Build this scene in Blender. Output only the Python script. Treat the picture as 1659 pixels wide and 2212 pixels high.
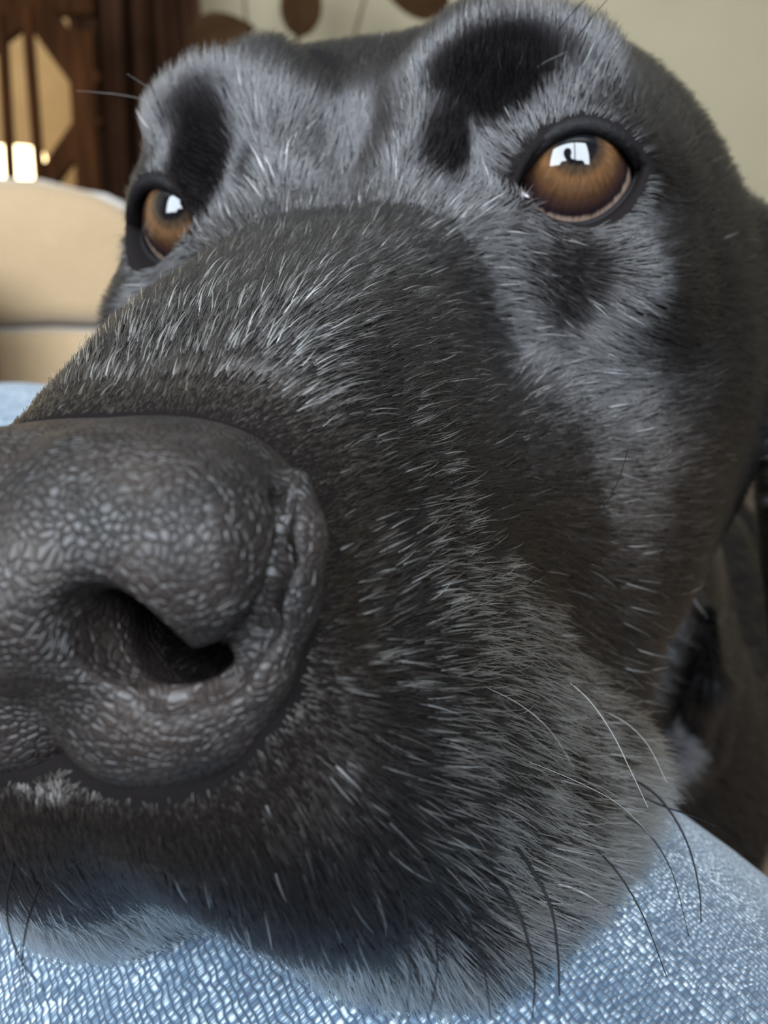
import bpy, bmesh, math, random
import numpy as np
from mathutils import Vector, Matrix

# ------------------------------------------------------------------ clearing
for o in list(bpy.data.objects):
    bpy.data.objects.remove(o, do_unlink=True)
SC = bpy.context.scene
COL = SC.collection
RNG = np.random.default_rng(7)
random.seed(7)

# ------------------------------------------------------------------ camera
F_PX = 1916.0                       # focal length in pixels of the 1659 x 2212 frame
CAM_H = 0.72                        # lens height above the floor
PITCH = math.radians(14.0)          # looking slightly down
cam_d = bpy.data.cameras.new('camera')
cam_d.sensor_fit = 'VERTICAL'
cam_d.sensor_height = 24.0
cam_d.sensor_width = 18.0
cam_d.lens = 24.0 * F_PX / 2212.0
cam_d.clip_start = 0.004
cam_d.clip_end = 60.0
cam_d.dof.use_dof = True
cam_d.dof.focus_distance = 0.108
cam_d.dof.aperture_fstop = cam_d.lens / 1.30     # 1.3 mm entrance pupil
CAM = bpy.data.objects.new('camera', cam_d)
COL.objects.link(CAM)
CAM.location = (0, 0, CAM_H)
CAM.rotation_euler = (math.pi / 2 - PITCH, 0, 0)
SC.camera = CAM

# ------------------------------------------------------------------ world, lights, exposure
SC.view_settings.view_transform = 'Standard'
SC.view_settings.look = 'None'
SC.view_settings.gamma = 1.0
SC.view_settings.use_curve_mapping = False
SC.view_settings.exposure = 0.10
SC.cycles.max_bounces = 3; SC.cycles.diffuse_bounces = 2; SC.cycles.glossy_bounces = 2; SC.cycles.transmission_bounces = 2
world = bpy.data.worlds.new('world')
SC.world = world
world.use_nodes = True
wn = world.node_tree.nodes
wn['Background'].inputs[0].default_value = (0.62, 0.74, 0.9, 1)
wn['Background'].inputs[1].default_value = 0.03

def area_light(name, loc, target, sx, sy, power, color):
    d = bpy.data.lights.new(name, 'AREA')
    d.shape = 'RECTANGLE'
    d.size, d.size_y = sx, sy
    d.energy = power
    d.color = color
    o = bpy.data.objects.new(name, d)
    COL.objects.link(o)
    o.location = loc
    v = Vector(target) - Vector(loc)
    o.rotation_euler = v.to_track_quat('-Z', 'Y').to_euler()
    return o

# daylight coming in through the big window behind the photographer
WIN_Y, WIN_X0, WIN_X1, WIN_Z0, WIN_Z1 = -1.15, -1.85, 0.90, 0.86, 2.48
area_light('window_daylight', ((WIN_X0 + WIN_X1) / 2, WIN_Y - 0.10, (WIN_Z0 + WIN_Z1) / 2),
           ((WIN_X0 + WIN_X1) / 2, 0, (WIN_Z0 + WIN_Z1) / 2), WIN_X1 - WIN_X0, WIN_Z1 - WIN_Z0, 425.0, (0.80, 0.90, 1.0))

# ------------------------------------------------------------------ frames
CP, SP_ = math.cos(PITCH), math.sin(PITCH)
def cam2world(P):                    # camera millimetres (right, up, forward) -> world metres
    P = np.asarray(P, float)
    X, Y, Z = P[..., 0], P[..., 1], P[..., 2]
    return np.stack([X, Z * CP + Y * SP_, CAM_H * 1000 + Y * CP - Z * SP_], -1) * 0.001
def px2world(px, py, Z):             # a photo pixel at depth Z mm
    return cam2world(np.array([(px - 829.5) / F_PX * Z, (1106 - py) / F_PX * Z, Z]))
HN = np.array([-31.7, -5.6, 75.0])   # nose centre, camera mm
_m = np.array([0.25, 0.577, 0.779]); _m /= np.linalg.norm(_m)
_u = np.array([0.779, 0.0, -0.25]); _u /= np.linalg.norm(_u)
_n = np.cross(_m, _u)
_al = math.radians(20)
HW = _m * math.cos(_al) - _n * math.sin(_al)     # backwards along the head
HV = _n * math.cos(_al) + _m * math.sin(_al)     # up
HU = _u                                          # dog's left (picture right)
HM = np.stack([HU, HV, HW], 0)
def head2cam(h):
    return HN + np.asarray(h, float) @ HM
def head2world(h):
    return cam2world(head2cam(h))
def world2head(p):
    p = np.asarray(p, float) * 1000
    q = p - np.array([0, 0, CAM_H * 1000])
    X = q[..., 0]; Z = q[..., 1] * CP - q[..., 2] * SP_; Y = q[..., 1] * SP_ + q[..., 2] * CP
    return (np.stack([X, Y, Z], -1) - HN) @ HM.T
def dirh2world(d):                   # directions, head -> world
    c = np.asarray(d, float) @ HM
    return np.stack([c[..., 0], c[..., 2] * CP + c[..., 1] * SP_, c[..., 1] * CP - c[..., 2] * SP_], -1)

# ------------------------------------------------------------------ material helpers
def mat(name):
    m = bpy.data.materials.new(name); m.use_nodes = True
    nt = m.node_tree
    return m, nt, nt.nodes, nt.links, nt.nodes['Principled BSDF']
def plain(name, col, rough=0.6, spec=0.5, coat=0.0, noise=None, bump=None):
    m, nt, N, L, p = mat(name)
    p.inputs['Base Color'].default_value = (*col, 1)
    p.inputs['Roughness'].default_value = rough
    p.inputs['Specular IOR Level'].default_value = spec
    p.inputs['Coat Weight'].default_value = coat
    tc = N.new('ShaderNodeTexCoord')
    if noise:
        scale, amt = noise
        t = N.new('ShaderNodeTexNoise'); t.inputs['Scale'].default_value = scale; t.inputs['Detail'].default_value = 4
        L.new(tc.outputs['Object'], t.inputs['Vector'])
        r = N.new('ShaderNodeValToRGB')
        r.color_ramp.elements[0].position = 0.3; r.color_ramp.elements[1].position = 0.7
        r.color_ramp.elements[0].color = (*[c * (1 - amt) for c in col], 1)
        r.color_ramp.elements[1].color = (*[min(1, c * (1 + amt)) for c in col], 1)
        L.new(t.outputs['Fac'], r.inputs['Fac']); L.new(r.outputs['Color'], p.inputs['Base Color'])
    if bump:
        scale, dist = bump
        t2 = N.new('ShaderNodeTexNoise'); t2.inputs['Scale'].default_value = scale; t2.inputs['Detail'].default_value = 3
        L.new(tc.outputs['Object'], t2.inputs['Vector'])
        b = N.new('ShaderNodeBump'); b.inputs['Distance'].default_value = dist; b.inputs['Strength'].default_value = 1
        L.new(t2.outputs['Fac'], b.inputs['Height']); L.new(b.outputs['Normal'], p.inputs['Normal'])
    return m
def link(name, me, m=None, parent=None, smooth=True):
    o = bpy.data.objects.new(name, me); COL.objects.link(o)
    if m: me.materials.append(m)
    if parent: o.parent = parent
    if smooth and hasattr(me, 'polygons'):
        me.polygons.foreach_set('use_smooth', np.ones(len(me.polygons), bool))
    return o
def mesh_np(name, V, F):
    me = bpy.data.meshes.new(name)
    me.from_pydata([tuple(v) for v in V], [], [tuple(f) for f in F]); me.update()
    return me
def mesh_quads(name, V, Q):          # fast path for big quad meshes
    me = bpy.data.meshes.new(name)
    me.vertices.add(len(V)); me.vertices.foreach_set('co', np.ascontiguousarray(V, np.float32).ravel())
    n = len(Q)
    me.loops.add(n * 4); me.loops.foreach_set('vertex_index', np.ascontiguousarray(Q, np.int32).ravel())
    me.polygons.add(n); me.polygons.foreach_set('loop_start', np.arange(0, n * 4, 4, dtype=np.int32))
    me.update(calc_edges=True); me.validate()
    return me
def empty(name, loc, label=None, cat=None, group=None, kind=None):
    o = bpy.data.objects.new(name, None); COL.objects.link(o); o.location = loc; o.empty_display_size = 0.05
    return tag(o, label, cat, group, kind)
def tag(o, label=None, cat=None, group=None, kind=None):
    if label: o['label'] = label
    if cat: o['category'] = cat
    if group: o['group'] = group
    if kind: o['kind'] = kind
    return o
def keep(o, parent):                 # parent without moving
    bpy.context.view_layer.update()
    o.parent = parent; o.matrix_parent_inverse = parent.matrix_world.inverted(); return o

# ------------------------------------------------------------------ implicit modelling
def smin(a, b, k):
    h = np.clip(0.5 + 0.5 * (b - a) / k, 0, 1)
    return b + (a - b) * h - k * h * (1 - h)
def smax(a, b, k):
    return -smin(-a, -b, k)
def ell(P, c, r, rot=None):          # approximate distance to an ellipsoid
    q = [P[i] - c[i] for i in range(3)]
    if rot is not None:
        q = [sum(rot[j][i] * q[i] for i in range(3)) for j in range(3)]
    k0 = np.sqrt(sum((q[i] / r[i]) ** 2 for i in range(3)))
    k1 = np.sqrt(sum((q[i] / (r[i] * r[i])) ** 2 for i in range(3))) + 1e-9
    return k0 * (k0 - 1) / k1
def cap(P, a, b, ra, rb):            # tapered capsule
    ab = [b[i] - a[i] for i in range(3)]
    L2 = sum(x * x for x in ab) + 1e-9
    t = np.clip(sum((P[i] - a[i]) * ab[i] for i in range(3)) / L2, 0, 1)
    return np.sqrt(sum((P[i] - a[i] - t * ab[i]) ** 2 for i in range(3))) - (ra + (rb - ra) * t)
def chain(P, pts, rs, k=1.0):
    f = None
    for i in range(len(pts) - 1):
        g = cap(P, pts[i], pts[i + 1], rs[i], rs[i + 1])
        f = g if f is None else smin(f, g, k)
    return f
def rot_xyz(ax, ay, az):
    return np.array(Matrix.Rotation(az, 3, 'Z') @ Matrix.Rotation(ay, 3, 'Y') @ Matrix.Rotation(ax, 3, 'X')).T

class Field:                         # samples of a field on a rectilinear grid, edited by boxes
    def __init__(self, xs, ys, zs):
        self.ax = [np.asarray(a, np.float32) for a in (xs, ys, zs)]
        self.f = np.full([len(a) for a in self.ax], 50.0, np.float32)
    def box(self, lo, hi):
        sl = []
        for i in range(3):
            i0 = int(np.searchsorted(self.ax[i], lo[i])); i1 = int(np.searchsorted(self.ax[i], hi[i]))
            sl.append(slice(i0, max(i1, i0 + 1)))
        P = [self.ax[0][sl[0]][:, None, None], self.ax[1][sl[1]][None, :, None], self.ax[2][sl[2]][None, None, :]]
        return tuple(sl), P
    def add(self, fn, lo, hi, k, sub=False):
        sl, P = self.box(lo, hi)
        g = fn(P)
        self.f[sl] = smax(self.f[sl], -g, k) if sub else smin(self.f[sl], g, k)
def graded(stops):                   # [(start, step at start), ..., (end, None)]
    out = [stops[0][0]]
    k = 0
    while out[-1] < stops[-1][0]:
        x = out[-1]
        while k + 1 < len(stops) - 1 and x >= stops[k + 1][0]: k += 1
        (x0, s0), (x1, s1) = stops[k], stops[k + 1]
        s1 = s0 if s1 is None else s1
        out.append(x + s0 + (s1 - s0) * (x - x0) / (x1 - x0))
    return np.array(out)
def surface_nets(f, ax):
    s = f < 0
    nx, ny, nz = f.shape
    c = np.zeros((nx - 1, ny - 1, nz - 1), np.int8)
    for i in (0, 1):
        for j in (0, 1):
            for k in (0, 1):
                c += s[i:nx - 1 + i, j:ny - 1 + j, k:nz - 1 + k]
    act = (c > 0) & (c < 8)
    idx = np.argwhere(act)
    vid = np.full(act.shape, -1, np.int32); vid[act] = np.arange(len(idx), dtype=np.int32)
    acc = np.zeros((len(idx), 3)); cnt = np.zeros(len(idx))
    I = idx.T
    corners = [(i, j, k) for i in (0, 1) for j in (0, 1) for k in (0, 1)]
    val = {q: f[I[0] + q[0], I[1] + q[1], I[2] + q[2]].astype(float) for q in corners}
    pos = {q: np.stack([ax[0][I[0] + q[0]], ax[1][I[1] + q[1]], ax[2][I[2] + q[2]]], 1).astype(float) for q in corners}
    for q in corners:
        for d in range(3):
            if q[d] == 0:
                r = list(q); r[d] = 1; r = tuple(r)
                v0, v1 = val[q], val[r]
                m = (v0 < 0) != (v1 < 0)
                t = np.where(m, v0 / np.where(m, v0 - v1, 1), 0)
                p = pos[q] + (pos[r] - pos[q]) * t[:, None]
                acc[m] += p[m]; cnt[m] += 1
    V = acc / cnt[:, None]
    Q = []
    for d in range(3):
        sa = [slice(None)] * 3; sb = [slice(None)] * 3
        sa[d] = slice(0, -1); sb[d] = slice(1, None)
        x = s[tuple(sa)] != s[tuple(sb)]
        e = np.argwhere(x)
        u, v = (d + 1) % 3, (d + 2) % 3
        ok = (e[:, u] > 0) & (e[:, v] > 0) & (e[:, u] < f.shape[u] - 1) & (e[:, v] < f.shape[v] - 1)
        e = e[ok]
        inside = s[e[:, 0], e[:, 1], e[:, 2]]
        def cell(du, dv):
            g = e.copy(); g[:, u] -= du; g[:, v] -= dv
            return vid[g[:, 0], g[:, 1], g[:, 2]]
        q = np.stack([cell(1, 1), cell(0, 1), cell(0, 0), cell(1, 0)], 1)
        q[~inside] = q[~inside][:, ::-1]
        Q.append(q)
    Q = np.concatenate(Q)
    return V, Q[(Q >= 0).all(1)]
def mirror_field(f, xs):             # xs starts at 0
    return np.concatenate([f[:0:-1], f], 0), np.concatenate([-xs[:0:-1], xs])
def tube_mesh(name, P, R, n=10, flat=None):
    P = np.asarray(P, float); T = np.gradient(P, axis=0); T /= np.linalg.norm(T, axis=1)[:, None] + 1e-12
    ref = np.array([0.31, 0.52, 0.79]) if flat is None else None
    V = []; F = []
    for i in range(len(P)):
        r0 = (ref if flat is None else flat[i])
        s = np.cross(T[i], r0); s /= np.linalg.norm(s) + 1e-12; t = np.cross(s, T[i])
        for j in range(n):
            a = 2 * math.pi * j / n
            V.append(P[i] + R[i] * (math.cos(a) * s + math.sin(a) * t))
    for i in range(len(P) - 1):
        for j in range(n):
            F.append((i * n + j, i * n + (j + 1) % n, (i + 1) * n + (j + 1) % n, (i + 1) * n + j))
    F.append(tuple(range(n))[::-1]); F.append(tuple(range((len(P) - 1) * n, len(P) * n)))
    return mesh_np(name, V, F)
# ================================================================== THE ROOM
def box_bm(bm, x0, x1, y0, y1, z0, z1, bev=0.0, seg=3):
    r = bmesh.ops.create_cube(bm, size=1.0)
    vs = r['verts']
    for v in vs:
        v.co = Vector(((x0 + x1) / 2 + v.co.x * (x1 - x0), (y0 + y1) / 2 + v.co.y * (y1 - y0), (z0 + z1) / 2 + v.co.z * (z1 - z0)))
    if bev:
        es = list({e for v in vs for e in v.link_edges})
        bmesh.ops.bevel(bm, geom=es, offset=bev, segments=seg, profile=0.6, affect='EDGES')
def box(name, m, x0, x1, y0, y1, z0, z1, bev=0.0, seg=3, parent=None, smooth=False):
    bm = bmesh.new(); box_bm(bm, x0, x1, y0, y1, z0, z1, bev, seg)
    me = bpy.data.meshes.new(name); bm.to_mesh(me); bm.free()
    o = link(name, me, m, None, smooth)
    if parent: keep(o, parent)
    return o
RX0, RX1, RY0, RY1, RH = -2.7, 3.2, WIN_Y, 3.4, 2.6
M_WALL = plain('wall_paint', (0.30, 0.255, 0.17), 0.9, 0.2, noise=(3, 0.05), bump=(300, 0.0006))
M_CEIL = plain('ceiling_paint', (0.36, 0.34, 0.30), 0.9, 0.2, noise=(3, 0.03))
M_FLOOR = plain('carpet', (0.16, 0.12, 0.09), 0.95, 0.1, noise=(60, 0.25), bump=(500, 0.004))
M_TRIM = plain('white_trim', (0.6, 0.59, 0.56), 0.5, 0.4, noise=(5, 0.03))
T_ = 0.12
tag(box('floor', M_FLOOR, RX0 - T_, RX1 + T_, RY0 - T_, RY1 + T_, -0.1, 0), kind='structure')
tag(box('ceiling', M_CEIL, RX0 - T_, RX1 + T_, RY0 - T_, RY1 + T_, RH, RH + 0.1), kind='structure')
tag(box('wall_back', M_WALL, RX0 - T_, RX1 + T_, RY1, RY1 + T_, 0, RH), kind='structure')
tag(box('wall_left', M_WALL, RX0 - T_, RX0, RY0, RY1, 0, RH), kind='structure')
tag(box('wall_right', M_WALL, RX1, RX1 + T_, RY0, RY1, 0, RH), kind='structure')
bm = bmesh.new()                                         # wall with the window opening
box_bm(bm, RX0 - T_, WIN_X0, RY0 - T_, RY0, 0, RH); box_bm(bm, WIN_X1, RX1 + T_, RY0 - T_, RY0, 0, RH)
box_bm(bm, WIN_X0, WIN_X1, RY0 - T_, RY0, 0, WIN_Z0); box_bm(bm, WIN_X0, WIN_X1, RY0 - T_, RY0, WIN_Z1, RH)
me = bpy.data.meshes.new('wall_front'); bm.to_mesh(me); bm.free()
tag(link('wall_front', me, M_WALL, None, False), kind='structure')
win = tag(empty('window_1', ((WIN_X0 + WIN_X1) / 2, RY0 - 0.06, WIN_Z0)), kind='structure')
for x in (WIN_X0 + 0.02, WIN_X0 + (WIN_X1 - WIN_X0) * 0.68, WIN_X1 - 0.02):
    box('window_frame', M_TRIM, x - 0.03, x + 0.03, RY0 - 0.08, RY0 - 0.03, WIN_Z0, WIN_Z1, 0.006, 2, win)
for z in (WIN_Z0 + 0.02, WIN_Z1 - 0.02):
    box('window_frame', M_TRIM, WIN_X0, WIN_X1, RY0 - 0.075, RY0 - 0.035, z - 0.025, z + 0.025, 0.006, 2, win)
box('window_sill', M_TRIM, WIN_X0 - 0.05, WIN_X1 + 0.05, RY0 - 0.02, RY0 + 0.06, WIN_Z0 - 0.04, WIN_Z0, 0.008, 2, win)

# ------------------------------------------------------------------ sofa
def at(px, py, Z):
    return px2world(px, py, Z)
M_SOFA, nt, N, L, p = mat('sofa_fabric')
tc = N.new('ShaderNodeTexCoord'); n1 = N.new('ShaderNodeTexNoise'); n1.inputs['Scale'].default_value = 160; n1.inputs['Detail'].default_value = 3
n2 = N.new('ShaderNodeTexNoise'); n2.inputs['Scale'].default_value = 6
L.new(tc.outputs['Object'], n1.inputs['Vector']); L.new(tc.outputs['Object'], n2.inputs['Vector'])
ad = N.new('ShaderNodeMath'); ad.operation = 'ADD'; L.new(n1.outputs['Fac'], ad.inputs[0]); L.new(n2.outputs['Fac'], ad.inputs[1])
cr = N.new('ShaderNodeValToRGB'); cr.color_ramp.elements[0].position = 0.35; cr.color_ramp.elements[1].position = 1.0
cr.color_ramp.elements[0].color = (0.175, 0.118, 0.062, 1); cr.color_ramp.elements[1].color = (0.240, 0.167, 0.092, 1)
hf = N.new('ShaderNodeMath'); hf.operation = 'MULTIPLY'; hf.inputs[1].default_value = 0.62
L.new(ad.outputs[0], hf.inputs[0]); L.new(hf.outputs[0], cr.inputs['Fac']); L.new(cr.outputs['Color'], p.inputs['Base Color'])
p.inputs['Roughness'].default_value = 0.9; p.inputs['Sheen Weight'].default_value = 0.3
bp = N.new('ShaderNodeBump'); bp.inputs['Distance'].default_value = 0.002; L.new(n1.outputs['Fac'], bp.inputs['Height']); L.new(bp.outputs['Normal'], p.inputs['Normal'])
def cushion(name, x0, x1, y0, y1, z0, z1, bev, puff, parent, m=None, dome=0.0):
    """soft box: subdivided, rounded, slightly puffed"""
    n = 14
    bm = bmesh.new(); box_bm(bm, x0, x1, y0, y1, z0, z1, bev, 5)
    me = bpy.data.meshes.new(name); bm.to_mesh(me); bm.free()
    bm = bmesh.new(); bm.from_mesh(me)
    bmesh.ops.subdivide_edges(bm, edges=[e for e in bm.edges if e.calc_length() > 0.06], cuts=7, use_grid_fill=True)
    cx, cy, cz = (x0 + x1) / 2, (y0 + y1) / 2, (z0 + z1) / 2
    for v in bm.verts:
        u, w, t = (v.co.x - cx) / (x1 - x0) * 2, (v.co.y - cy) / (y1 - y0) * 2, (v.co.z - cz) / (z1 - z0) * 2
        k = max(0, 1 - u * u) ** 0.5
        v.co.y += w * puff * k * max(0, 1 - t * t) ** 0.5
        v.co.z += t * puff * 0.6 * k * max(0, 1 - w * w) ** 0.5 + 0.003 * math.sin(u * 9 + w * 4) - dome * abs(u) ** 3.5 * min(1.0, max(0.0, t + 0.3))
    bm.to_mesh(me); bm.free()
    o = link(name, me, m or M_SOFA, None, True)
    return keep(o, parent) if parent else o
SX0, SX1, SY = -1.95, -0.385, 1.62       # the sofa's extent and the plane of its back cushions
sofa = empty('sofa', ((SX0 + SX1) / 2, SY, 0), 'beige fabric sofa with a rounded padded back, across the room behind the dog', 'sofa')
box('base', M_SOFA, SX0, SX1, SY - 0.55, SY + 0.30, 0.06, 0.30, 0.02, 3, sofa)
M_DWOOD, nt, N, L, p = mat('dark_wood')
tc = N.new('ShaderNodeTexCoord'); mp = N.new('ShaderNodeMapping'); mp.inputs['Scale'].default_value = (40, 40, 4)
nz = N.new('ShaderNodeTexNoise'); nz.inputs['Scale'].default_value = 1.0; nz.inputs['Detail'].default_value = 5
L.new(tc.outputs['Object'], mp.inputs['Vector']); L.new(mp.outputs[0], nz.inputs['Vector'])
cr = N.new('ShaderNodeValToRGB'); cr.color_ramp.elements[0].position = 0.3; cr.color_ramp.elements[1].position = 0.75
cr.color_ramp.elements[0].color = (0.010, 0.004, 0.0015, 1); cr.color_ramp.elements[1].color = (0.034, 0.012, 0.004, 1)
L.new(nz.outputs['Fac'], cr.inputs['Fac']); L.new(cr.outputs['Color'], p.inputs['Base Color']); p.inputs['Roughness'].default_value = 0.8; p.inputs['Specular IOR Level'].default_value = 0.02
for x in (SX0 + 0.06, SX1 - 0.06):
    for y in (SY - 0.50, SY + 0.24):
        box('leg', M_DWOOD, x - 0.025, x + 0.025, y - 0.025, y + 0.025, 0, 0.07, 0.004, 2, sofa)
mid = (SX0 + SX1) / 2
for x0, x1 in ((SX0 + 0.16, mid), (mid, SX1 - 0.005)):
    cushion('seat_cushion', x0 + 0.004, x1 - 0.004, SY - 0.56, SY + 0.06, 0.30, 0.47, 0.045, 0.012, sofa)
    cushion('back_cushion', x0 + 0.004, x1 - 0.004, SY - 0.02, SY + 0.16, 0.46, 0.648, 0.022, 0.012, sofa)
    cushion('headrest', x0 + 0.004, x1 - 0.004, SY - 0.01, SY + 0.17, 0.668, 0.902, 0.030, 0.022, sofa, dome=0.075)
box('back_frame', M_SOFA, SX0, SX1, SY + 0.12, SY + 0.30, 0.28, 0.80, 0.03, 3, sofa)
cushion('armrest', SX0, SX0 + 0.16, SY - 0.58, SY + 0.28, 0.28, 0.62, 0.05, 0.015, sofa)
# rounded pillow at the picture's left edge, lying on the seat
pil = bpy.data.meshes.new('pillow')
bm = bmesh.new(); bmesh.ops.create_uvsphere(bm, u_segments=40, v_segments=24, radius=1.0)
for v in bm.verts:
    e = lambda q, k: math.copysign(abs(q) ** k, q)
    v.co = Vector((e(v.co.x, 0.62) * 0.20, e(v.co.y, 0.9) * 0.075, e(v.co.z, 0.62) * 0.155))
bm.to_mesh(pil); bm.free()
M_PILLOW = plain('pillow_fabric', (0.36, 0.26, 0.17), 0.9, 0.2, noise=(20, 0.08), bump=(300, 0.001))
pc = at(-90, 800, 1480)
po = link('throw_pillow', pil, M_PILLOW); po.location = (pc[0] - 0.105, SY - 0.21, 0.636); po.rotation_euler = (-0.15, 0, 0)
tag(po, 'pale peach throw pillow propped on the sofa at the left edge', 'pillow')

# ------------------------------------------------------------------ dark wooden chair behind the sofa
def poly_prism(name, pts, Z, depth, m, parent, bev=0.004):
    """an upright board: outline given in the chair's own plane (x, z), with thickness"""
    bm = bmesh.new()
    vs = [bm.verts.new((x, Z, z)) for x, z in pts]
    f = bm.faces.new(vs)
    r = bmesh.ops.extrude_face_region(bm, geom=[f])
    bmesh.ops.translate(bm, vec=(0, depth, 0), verts=[v for v in r['geom'] if isinstance(v, bmesh.types.BMVert)])
    bmesh.ops.recalc_face_normals(bm, faces=bm.faces)
    bmesh.ops.bevel(bm, geom=list(bm.edges), offset=bev, segments=2, affect='EDGES')
    me = bpy.data.meshes.new(name); bm.to_mesh(me); bm.free()
    return keep(link(name, me, m, None, False), parent)
CY = 2.32
def xz(px, py):
    """where the sight line of a pixel meets the chair's plane y = CY"""
    a = at(px, py, 1000.0) - np.array([0, 0, CAM_H]); k = CY / a[1]
    return a[0] * k, CAM_H + a[2] * k
chair = empty('wooden_chair', (xz(60, 300)[0], CY, 0), 'dark brown wooden high-backed chair with slender spindles behind the sofa', 'chair')
_bn = [0]
def bar(name, p0, p1, w0, w1=None, d=0.035, m=None):
    w1 = w1 or w0; _bn[0] += 1
    (x0, z0), (x1, z1) = p0, p1
    L_ = math.hypot(x1 - x0, z1 - z0); nx, nz = -(z1 - z0) / L_, (x1 - x0) / L_
    return poly_prism(name, [(x0 + nx * w0 / 2, z0 + nz * w0 / 2), (x0 - nx * w0 / 2, z0 - nz * w0 / 2), (x1 - nx * w1 / 2, z1 - nz * w1 / 2), (x1 + nx * w1 / 2, z1 + nz * w1 / 2)],
                      CY + 0.0031 * _bn[0], d, m or M_DWOOD, chair)
sp_x = xz(63, 200)[0]
seat_z = 0.46
bar('spindle', xz(52, 10), (xz(80, 420)[0], seat_z + .02), 0.024, 0.022, 0.022)
bar('spindle', xz(-4, 20), (xz(4, 420)[0], seat_z + .02), 0.024, 0.022, 0.022)
bar('back_post', xz(166, 60), (xz(172, 420)[0], 0.0), 0.060, 0.055)
bar('back_post', xz(-85, 60), (xz(-70, 420)[0], 0.0), 0.060, 0.055)
bar('brace', xz(45, -22), xz(190, 186), 0.075, 0.070, 0.03)
bar('brace', xz(70, -6), xz(-95, 126), 0.060, 0.055, 0.03)
bar('brace', xz(72, 412), xz(196, 240), 0.050, 0.060, 0.03)
bar('top_rail', xz(-110, -20), xz(190, -20), 0.085, 0.085, 0.04)
sx0, sx1 = xz(-95, 400)[0], xz(185, 400)[0]
box('seat', M_DWOOD, sx0 - .01, sx1 + .01, CY - 0.01, CY + 0.42, seat_z - 0.03, seat_z, 0.01, 2, chair)
for x in (sx0 + 0.03, sx1 - 0.03):
    box('front_leg', M_DWOOD, x - 0.022, x + 0.022, CY + 0.356, CY + 0.40, 0, seat_z - 0.03, 0.006, 2, chair)

# ------------------------------------------------------------------ tan roller shade added behind the chair: its colour stands in for warm lamplight
M_ADDED_BLIND = plain('added_blind_cloth', (0.27, 0.165, 0.070), 0.85, 0.1, noise=(8, 0.08), bump=(400, 0.0006))
by = RY1 - 0.03
(bx0, bz0), (bx1, bz1) = [( (lambda a: (a[0] * by / a[1], CAM_H + a[2] * by / a[1]))(at(px, py, 1000.0) - np.array([0, 0, CAM_H]))) for px, py in ((-160, 700), (200, -60))]
added_blind = empty('added_roller_shade', ((bx0 + bx1) / 2, by, bz0), 'tan roller shade added to give the wall behind the chair a golden tone', 'added window shade')
box('cloth', M_ADDED_BLIND, bx0, bx1, by - 0.002, by + 0.002, bz0 + 0.02, bz1, 0.0005, 1, added_blind)
box('bottom_bar', M_ADDED_BLIND, bx0 - 0.004, bx1 + 0.004, by - 0.010, by + 0.010, bz0, bz0 + 0.03, 0.004, 2, added_blind)
box('roller', M_TRIM, bx0 - 0.02, bx1 + 0.02, by - 0.028, by + 0.028, bz1 - 0.01, bz1 + 0.05, 0.02, 3, added_blind)

# ------------------------------------------------------------------ brown curtain
M_CURT = plain('curtain_cloth', (0.026, 0.0115, 0.006), 0.85, 0.03, noise=(4, 0.35), bump=(220, 0.001))
cyp = 2.95
def xat(px, py, y):
    a = at(px, py, 1000.0) - np.array([0, 0, CAM_H]); k = y / a[1]
    return a[0] * k, CAM_H + a[2] * k
cx0, cx1 = xat(150, 100, cyp)[0], xat(432, 100, cyp)[0]
nx, nz = 160, 24
V = []; F = []
for j in range(nz + 1):
    z = 0.02 + (2.36 - 0.02) * j / nz
    for i in range(nx + 1):
        s = i / nx
        ph = s * 2 * math.pi * 5.0 + 0.25 * math.sin(z * 2)
        y = cyp + 0.050 * math.sin(ph) + 0.018 * math.sin(2.3 * ph + 1) * (0.6 + 0.4 * math.sin(z))
        V.append((cx0 + (cx1 - cx0) * s + 0.012 * math.sin(ph * 2 + z) + 0.01 * math.sin(z * 3 + s * 5), y, z))
for j in range(nz):
    for i in range(nx):
        a = j * (nx + 1) + i
        F.append((a, a + 1, a + nx + 2, a + nx + 1))
cm = mesh_np('curtain', V, F)
cur = empty('curtain', ((cx0 + cx1) / 2, cyp, 0.0), 'dark brown hanging curtain in heavy vertical folds beside the chair', 'curtain')
cl = link('cloth', cm, M_CURT); sol = cl.modifiers.new('thickness', 'SOLIDIFY'); sol.thickness = 0.006; keep(cl, cur)
bm = bmesh.new(); bmesh.ops.create_cone(bm, cap_ends=True, segments=20, radius1=0.014, radius2=0.014, depth=cx1 - cx0 + 0.3, matrix=Matrix.Translation(((cx0 + cx1) / 2, cyp, 2.385)) @ Matrix.Rotation(math.pi / 2, 4, 'Y'))
me = bpy.data.meshes.new('rod'); bm.to_mesh(me); bm.free(); keep(link('curtain_rod', me, M_DWOOD), cur)

# ------------------------------------------------------------------ dark leafy plant by the wall
M_LEAF = plain('dark_leaf', (0.024, 0.012, 0.005), 0.85, 0.03, noise=(12, 0.4))
M_POT = plain('pot', (0.12, 0.05, 0.025), 0.5, 0.4, noise=(12, 0.2))
py_ = 2.75
px0 = xat(580, 60, py_)[0]
plant = empty('potted_plant', (px0, py_, 0), 'tall houseplant with broad dark leaves against the beige wall', 'plant')
prof = [(0.0, 0.0), (0.10, 0.0), (0.115, 0.02), (0.15, 0.28), (0.16, 0.29), (0.16, 0.32), (0.14, 0.32), (0.135, 0.29), (0.0, 0.285)]
V = []; F = []; n = 32
for r, z in prof:
    for j in range(n):
        V.append((px0 + r * math.cos(2 * math.pi * j / n), py_ + r * math.sin(2 * math.pi * j / n), z))
for i in range(len(prof) - 1):
    for j in range(n): F.append((i * n + j, i * n + (j + 1) % n, (i + 1) * n + (j + 1) % n, (i + 1) * n + j))
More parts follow.
